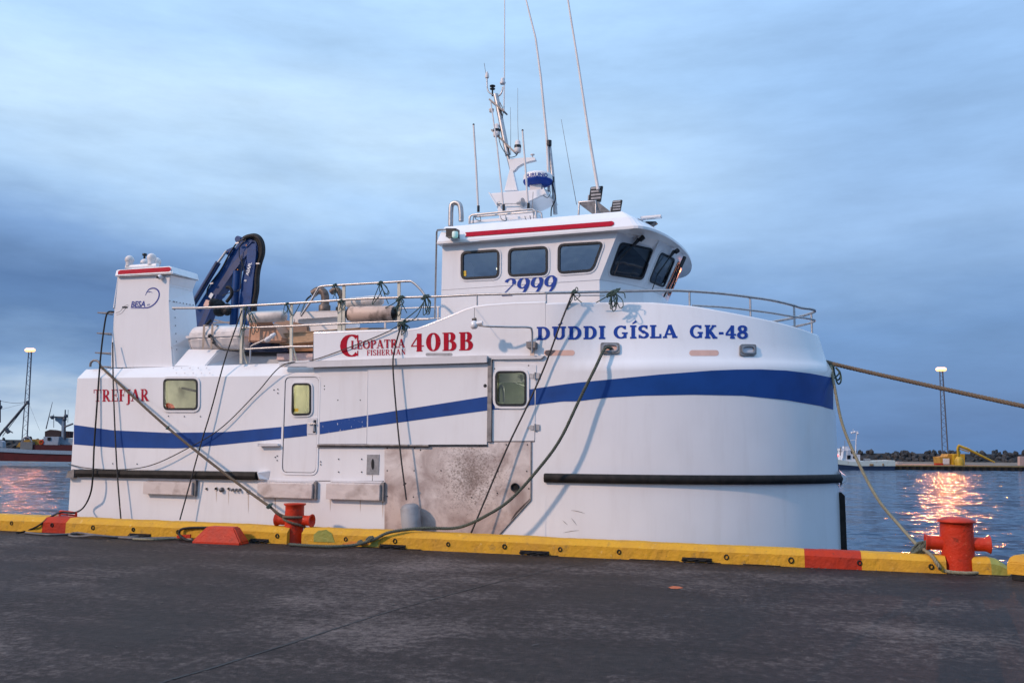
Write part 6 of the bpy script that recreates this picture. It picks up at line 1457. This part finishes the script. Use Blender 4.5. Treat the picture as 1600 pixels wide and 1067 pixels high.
# pier
ROCKM = [mat('boulder_%d' % i, c, .9, nscale=1.2, namp=.25, bump=.5, bscale=4, bdist=.1) for i, c in enumerate(((.036, .040, .046), (.028, .031, .036), (.048, .050, .054)))]
import bmesh
def rockmesh(seed):
    bm = bmesh.new(); bmesh.ops.create_icosphere(bm, subdivisions=1, radius=1); rd = random.Random(seed)
    for v in bm.verts: v.co *= rd.uniform(.72, 1.15)
    me = bpy.data.meshes.new('boulder'); bm.to_mesh(me); bm.free(); me.materials.append(ROCKM[seed % 3]); return me
RM = [rockmesh(i) for i in range(9)]
def breakwater(x0, x1, ytop, ybase, dist, label, count, seed):
    rd = random.Random(seed); A = bgp(x0, ybase, dist); B = bgp(x1, ybase, dist); top = zat((x0 + x1) / 2, ytop, dist); zb = A.z
    o = empty('breakwater', V(((A.x + B.x) / 2, (A.y + B.y) / 2, zb)), label=label, cat='breakwater'); o0 = ORG[o.name][0]
    ax = (B - A); ax.z = 0; ln = ax.length; ax.normalize(); back = V((-ax.y, ax.x, 0))
    if back.dot(CF) < 0: back = -back
    mb = MB(); n = 40; rows = []
    for i in range(n + 1):
        p = A + ax * (ln * (-.6 + 2.2 * i / n)); h = top - zb
        rows.append([V((p.x, p.y, zb - 1)), V((p.x, p.y, zb)) + back * .3, V((p.x, p.y, top - h * .25)) + back * 3.4, V((p.x, p.y, zb - 1)) + back * 9])
    mb.grid(rows, False); mb.build('rubble_core', ROCKM[1], o, kind='stuff')
    for k in range(count):
        f = rd.random(); u = rd.uniform(0, ln); h = (top - zb) * f; s = rd.uniform(.42, .8)
        q = bpy.data.objects.new('boulder', RM[rd.randrange(9)]); COL.objects.link(q); q.parent = o
        q.location = A + ax * u + back * (f * 3.4) + V((0, 0, h - .45)) - o0; q.scale = (s * rd.uniform(.9, 1.5), s, s * rd.uniform(.7, 1.05)); q.rotation_euler = (rd.uniform(0, 6), rd.uniform(0, 6), rd.uniform(0, 6))
    return o
breakwater(1290, 1640, 703, 724, 205, 'dark boulder breakwater behind the far pier and the yellow loader', 290, 5)
breakwater(-60, 150, 681, 704, 230, 'dark boulder breakwater behind the red-hulled boat at the stern side', 120, 6)
# pier: deck and dark wall
PD = 176.
A = bgp(1385, 737, PD); B = bgp(1660, 739, PD); ax = (B - A).normalized(); ax.z = 0; ax.normalize(); bk = V((-ax.y, ax.x, 0)); bk = bk if bk.dot(CF) > 0 else -bk
zp = zat(1500, 728, PD)
mb = MB(); e0 = A - ax * 30; e1_ = B + ax * 60
mb.prism([V((e0.x, e0.y, ZW - 2)), V((e1_.x, e1_.y, ZW - 2)), V((e1_.x, e1_.y, zp)), V((e0.x, e0.y, zp))], bk * 34)
PIER = mb.build('far_pier', mat('pier_dark_wall', (.018, .017, .018), .9, nscale=.6, namp=.3, bump=.3, bscale=2), label='low dark pier across the harbour basin with a pale sandy top', cat='pier')
mb = MB(); z1_ = zp + .02; mb.add([V((e0.x, e0.y, z1_)), V((e1_.x, e1_.y, z1_)), V((e1_.x, e1_.y, z1_ + .5)) + bk * 30, V((e0.x, e0.y, z1_ + .5)) + bk * 30], [(0, 1, 2, 3)]); mb.build('gravel_top', mat('gravel_top', (.20, .155, .12), .95, nscale=.3, namp=.25), PIER)
mb = MB(); mb.prism([V((e0.x, e0.y, zp - .12)) - bk * .15, V((e1_.x, e1_.y, zp - .12)) - bk * .15, V((e1_.x, e1_.y, zp + .12)) - bk * .15, V((e0.x, e0.y, zp + .12)) - bk * .15], bk * .5); mb.build('pier_cap', mat('pier_cap', (.22, .17, .07), .8), PIER)
for i in range(26):
    p = lerp(0, 1, i / 25); c = A.lerp(B, p); mb = MB(); mb.box((c.x - .25, c.y - .5, ZW - .5), (c.x + .25, c.y - .1, zp - .15)); mb.build('tyre_fender', mat('tyre', (.008, .008, .008), .9), PIER)
def bgbox(mb, x0, x1, y0, y1, dist, depth): 
    P = [bgp(x0, y1, dist), bgp(x1, y1, dist), bgp(x1, y0, dist), bgp(x0, y0, dist)]; d = V((CF.x, CF.y, 0)).normalized() * depth; return mb.prism(P, d)
def bgpoly(mb, pts, dist, depth): P = [bgp(x, y, dist) for x, y in pts]; d = V((CF.x, CF.y, 0)).normalized() * depth; return mb.prism(P, d)
# yellow loader with boom
YLW = mat('yellow_machine', (.50, .33, .02), .5, nscale=1, namp=.2); YLD = mat('ochre_machine', (.42, .24, .04), .6, nscale=1, namp=.2)
o = empty('loader', bgp(1490, 727, 182), label='yellow loading machine with a lowered boom on the far pier', cat='crane')
mb = MB(); bgpoly(mb, ((1470, 726), (1482, 726), (1492, 727), (1492, 711), (1482, 709), (1480, 713), (1468.5, 713.5)), 184, 3); mb.build('cabin', YLD, o)
mb = MB(); bgbox(mb, 1473.5, 1483.5, 716, 725, 183.8, .1); mb.build('cabin_window', mat('white_board', (.7, .72, .75), .5), o)
mb = MB(); bgbox(mb, 1491, 1507.5, 709, 727, 183, 3); mb.build('engine_housing', YLW, o)
mb = MB(); c = bgp(1499, 727, 181); h = abs(zat(1499, 712, 181) - c.z); mb.lathe([(.85, 0), (.9, h * .5), (.6, h * .8), (.25, h), (.2, h * 1.9)], c, n=14); mb.build('tower', YLW, o)
mb = MB(); mb.tube([bgp(1497.5, 712, 181), bgp(1496, 701, 181), bgp(1497.5, 696, 181)], .22, 8); mb.tube([bgp(1497.5, 696, 181), bgp(1512, 701.5, 181), bgp(1554, 722, 181)], [.3, .3, .16], 8); mb.tube([bgp(1499, 701, 181), bgp(1514, 706, 181)], .12, 6); mb.build('boom', YLW, o)
mb = MB(); bgbox(mb, 1463, 1474, 723.5, 726.5, 181, 1); mb.build('step', REDK, o)
o = MB(); bgbox(o, 1593.5, 1600.5, 713, 727, 178, .8); o.build('pier_post', mat('pink_post', (.45, .33, .30), .8), label='pale pinkish post at the right end of the far pier', cat='post')
mb = MB(); bgbox(mb, 1402, 1410, 721, 725, 186, 1); mb.build('pier_box', mat('grey_box', (.35, .36, .36), .8), label='small pale box on the far pier beside the white boat', cat='box')

# far white boat
def farboat(px0, px1):
    o = empty('small_trawler', bgp(1350, 736, 172), label='small white and teal fishing boat with dark blue lower hull at the far pier', cat='fishing boat'); d = 172
    TE = mat('pale_teal_hull', (.50, .60, .58), .5, nscale=1.5, namp=.15, col2=(.40, .34, .26), lo=.6, hi=.8); NV = mat('navy_hull', (.015, .035, .085), .5); WB = mat('boat_white', (.62, .66, .72), .5)
    mb = MB(); bgpoly(mb, ((1296, 737), (1397, 737), (1399, 728), (1340, 728), (1312, 725), (1294, 721)), d, 4.5); mb.build('lower_hull', NV, o)
    mb = MB(); bgpoly(mb, ((1296, 722), (1312, 725.5), (1340, 728), (1399, 728), (1398.5, 719), (1345, 720.5), (1330, 721), (1312, 718), (1292, 714)), d - .1, 4.7); mb.build('upper_hull', TE, o)
    mb = MB(); bgpoly(mb, ((1316, 721), (1344, 722), (1344, 710), (1330, 709), (1328, 703), (1318, 704)), d + .5, 3); WH_ = mb.build('wheelhouse', WB, o)
    mb = MB(); bgbox(mb, 1324, 1329, 711, 717, d + .4, .1); bgbox(mb, 1333, 1338, 712.5, 716, d + .4, .1); mb.build('cabin_windows', GASK, o)
    mb = MB(); bgbox(mb, 1314, 1330, 700.5, 704, d + 1, 2); bgbox(mb, 1319, 1326, 697, 701, d + 1.2, 1); mb.build('flying_bridge', WB, o)
    mb = MB(); mb.tube([bgp(1337, 712, d + 1), bgp(1337.5, 690, d + 1), bgp(1339, 674, d + 1)], [.16, .12, .08], 6); mb.tube([bgp(1330, 676, d + 1), bgp(1341, 674, d + 1)], .08, 5); mb.tube([bgp(1329, 688, d + 1), bgp(1338, 687, d + 1)], .06, 5); mb.tube([bgp(1333, 670, d + 1), bgp(1333, 676, d + 1)], .05, 5)
    for x, y in ((1331, 676), (1335, 675), (1340, 677)): mb.sphere(bgp(x, y, d + 1), .25, 5)
    mb.build('mast', WB, o)
    mb = MB(); mb.tube([bgp(1313, 712, d), bgp(1313.5, 698, d)], .12, 6); mb.tube([bgp(1320, 705, d), bgp(1320, 688, d)], .05, 5); mb.build('pole', GALV, o)
    mb = MB(); mb.sphere(bgp(1309, 711.5, d), .28, 5); mb.build('red_lamp', emitmat('red_lamp', (1, .1, .06), 1.5), o)
    mb = MB(); bgbox(mb, 1359, 1365, 724.5, 727.5, d - .2, .15); bgbox(mb, 1379, 1381, 724, 727.5, d - .2, .15); mb.build('rust_patch', mat('rust', (.30, .20, .10), .9), o)
    for x in range(1305, 1316, 4): MB().tube([bgp(x, 720, d), bgp(x, 714, d)], .05, 5).build('rail_post', WB, o)
    mb = MB(); bgbox(mb, 1352, 1360, 716, 720, d + 1, 1); mb.build('deck_gear', GALV, o)
farboat(0, 0)

# red boat on the left
def redboat():
    o = empty('trawler', bgp(50, 720, 150), label='dark red trawler with white gunwale seen beyond the stern', cat='trawler'); d = 150
    RH = mat('red_hull', (.10, .009, .010), .5, nscale=.8, namp=.2); RB = mat('dark_red_bulwark', (.075, .009, .011), .5, nscale=.8, namp=.2); LW = mat('gunwale_white', (.28, .37, .45), .5)
    mb = MB(); bgpoly(mb, ((-40, 719.5), (118, 721.5), (135, 721), (135, 709), (110, 709.5), (45, 706), (-40, 700)), d, 5); mb.build('hull', RH, o)
    mb = MB(); bgpoly(mb, ((-40, 703.5), (45, 708), (110, 710), (135, 710), (135, 704.8), (45, 702.5), (-40, 696.5)), d - .15, .2); mb.build('gunwale_band', LW, o)
    mb = MB(); bgpoly(mb, ((50, 703.5), (135, 705), (135, 695.5), (50, 694.5)), d + .4, 3); mb.build('bulwark', RB, o)
    mb = MB(); bgpoly(mb, ((68, 695.3), (90, 695.8), (92, 682), (68, 682)), d + .8, 2.5); mb.build('wheelhouse', mat('pale_wall', (.34, .40, .47), .5), o)
    mb = MB(); bgbox(mb, 74, 79, 683, 688, d + .7, .1); mb.build('cabin_window', GASK, o)
    mb = MB(); bgpoly(mb, ((86, 694), (114, 695), (114, 686), (98, 684), (88, 686)), d + 1.6, 1.5); mb.build('deckhouse', LW, o)
    mb = MB(); bgpoly(mb, ((70, 682), (70, 674), (78, 671), (86, 672.5), (112, 674), (114, 684), (100, 684)), d + 2, 2); mb.build('upper_deck', mat('dark_gear', (.035, .02, .022), .8), o)
    mb = MB(); bgpoly(mb, ((96, 686), (96, 665), (90, 659), (86, 657), (86, 652), (99, 652), (99, 686)), d + 1.8, .6); mb.build('funnel', LW, o)
    mb = MB(); mb.tube([bgp(101, 686, d + 1.5), bgp(102, 640, d + 1.5)], [.2, .1], 6); mb.tube([bgp(72, 670, d + 1), bgp(82, 628, d + 1)], [.1, .04], 5); mb.tube([bgp(78, 651, d + 1.5), bgp(104, 652, d + 1.5)], .13, 5); mb.tube([bgp(101, 667, d + 1), bgp(114, 662, d + 1)], .16, 5)
    mb.tube([bgp(84, 668, d + 1), bgp(84, 647, d + 1)], .05, 5); mb.tube([bgp(106, 660, d + 1.5), bgp(106.5, 640, d + 1.5)], .04, 5)
    for x, y in ((101, 655), (103, 650), (82, 652)): mb.sphere(bgp(x, y, d + 1.5), .35, 5)
    mb.build('mast', mat('mast_dark', (.06, .07, .09), .6), o)
    mb = MB(); bgpoly(mb, ((25, 698), (30, 691), (37, 691), (37, 687), (52, 686), (68, 687), (68, 694.5), (52, 695), (40, 699)), d + 1, 1.5); mb.build('yellow_gear', YLD, o)
    mb = MB(); mb.tube([bgp(65, 690, d + .9) + V((0, 0, 0)), bgp(65, 690, d + .9) + V((0, 0.01, 0))], .1, 6); c = bgp(65, 690.5, d + .8); mb = MB(); mb.tube([c + CR * math.cos(a) * .33 + z0 * math.sin(a) * .33 for a in [2 * PI * i / 14 for i in range(14)]], .11, 6, closed=True); mb.build('lifebuoy', ORB, o)
    mb = MB(); bgpoly(mb, ((31, 701.5), (50, 702), (51, 690.5), (32, 690)), d + .2, 1.5); mb.build('grey_crate', mat('crate_grey', (.18, .19, .19), .8), o)
    mb = MB(); mb.tube(catmull([bgp(34, 692, d + .5), bgp(38, 684, d + .5), bgp(44, 683, d + .5), bgp(50, 690, d + .5)], 5), .12, 6); mb.build('hoop', GALV, o)
    mb = MB(); bgpoly(mb, ((-6, 697), (4, 699), (4, 690), (0, 688), (-6, 688)), d + .5, 1); mb.build('winch_cover', LW, o)
    mb = MB(); mb.tube([bgp(0, 679, d + 2), bgp(43.5, 628, d + 2)], .2, 6); mb.tube([bgp(-8, 690, d + 2), bgp(0, 679, d + 2)], .22, 6); mb.tube([bgp(4, 681, d + 2), bgp(40, 634, d + 2)], .06, 5); mb.tube([bgp(14, 672, d + 2), bgp(20, 676, d + 2)], .1, 5); mb.tube([bgp(8, 668, d + 2), bgp(14, 676, d + 2)], .35, 6); mb.tube([bgp(43, 626, d + 2), bgp(44, 632, d + 2)], .3, 6); mb.build('derrick', mat('mast_dark', (.06, .07, .09), .6), o)
    mb = MB(); mb.tube(catmull([bgp(-10, 624, d + 2), bgp(15, 629, d + 2), bgp(30, 629.5, d + 2), bgp(43, 627, d + 2)], 4), .035, 4); mb.tube([bgp(0, 640, d + 2), bgp(43, 629, d + 2)], .02, 4); mb.tube([bgp(45, 630, d + 2), bgp(62, 672, d + 2)], .02, 4); mb.tube([bgp(0, 625, d + 2), bgp(0, 660, d + 2)], .14, 5); mb.sphere(bgp(0, 636, d + 2), .4, 5); mb.build('rigging', mat('mast_dark', (.06, .07, .09), .6), o)
redboat()

# light masts
def lightmast(x_l, x_r, xt, ybot, ytop, dist, label, power):
    o = empty('light_mast', bgp((x_l + x_r) / 2, ybot, dist), label=label, cat='light mast', group='lattice floodlight masts across the harbour')
    G = mat('mast_steel', (.12, .13, .16), .6, metal=.3); b0, b1 = bgp(x_l, ybot, dist), bgp(x_r, ybot, dist); t0_, t1_ = bgp(xt - 2.2, ytop, dist), bgp(xt + 2.2, ytop, dist)
    mb = MB(); mb.tube([b0, t0_], .12, 6); mb.tube([b1, t1_], .16, 6); mb.build('leg', G, o)
    mb = MB(); n = 22
    for i in range(n):
        a, b = b0.lerp(t0_, i / n), b1.lerp(t1_, i / n); c, d = b0.lerp(t0_, (i + 1) / n), b1.lerp(t1_, (i + 1) / n); mb.tube([a, d] if i % 2 else [b, c], .045, 4, caps=False)
    mb.build('lattice', G, o, kind='stuff')
    cx = bgp(xt, ytop - 1, dist)
    mb = MB(); mb.bar(bgp(xt - 6, ytop, dist), bgp(xt + 6, ytop, dist), .5, .15); mb.build('lamp_gallery', G, o)
    LM = emitmat('sodium_lamp', (1, .45, .13), 1.9)
    for dx in (-4.5, -1.5, 1.5, 4.5):
        c = bgp(xt + dx, ytop - 2, dist); mb = MB(); mb.sphere(c, .58, 8, .85); mb.build('lamp', LM, o)
    l = bpy.data.lights.new('mast_lamp', 'SPOT'); l.spot_size = R(110); l.spot_blend = .4; l.energy = power; l.color = (1, .31, .10); l.shadow_soft_size = .6; q = bpy.data.objects.new('mast_lamp', l); COL.objects.link(q); q.location = bgp(xt, ytop - 3, dist - 2); q.rotation_euler = (bgp(xt, ybot, dist - 70) - q.location).to_track_quat('-Z', 'Y').to_euler()
lightmast(1472.5, 1481.5, 1470.5, 712, 579, 200, 'lattice light mast with glowing orange lamps above the yellow loader', 30000)
lightmast(33, 41.5, 47, 703, 549, 215, 'lattice light mast with glowing white lamps behind the red-hulled boat', 9000)
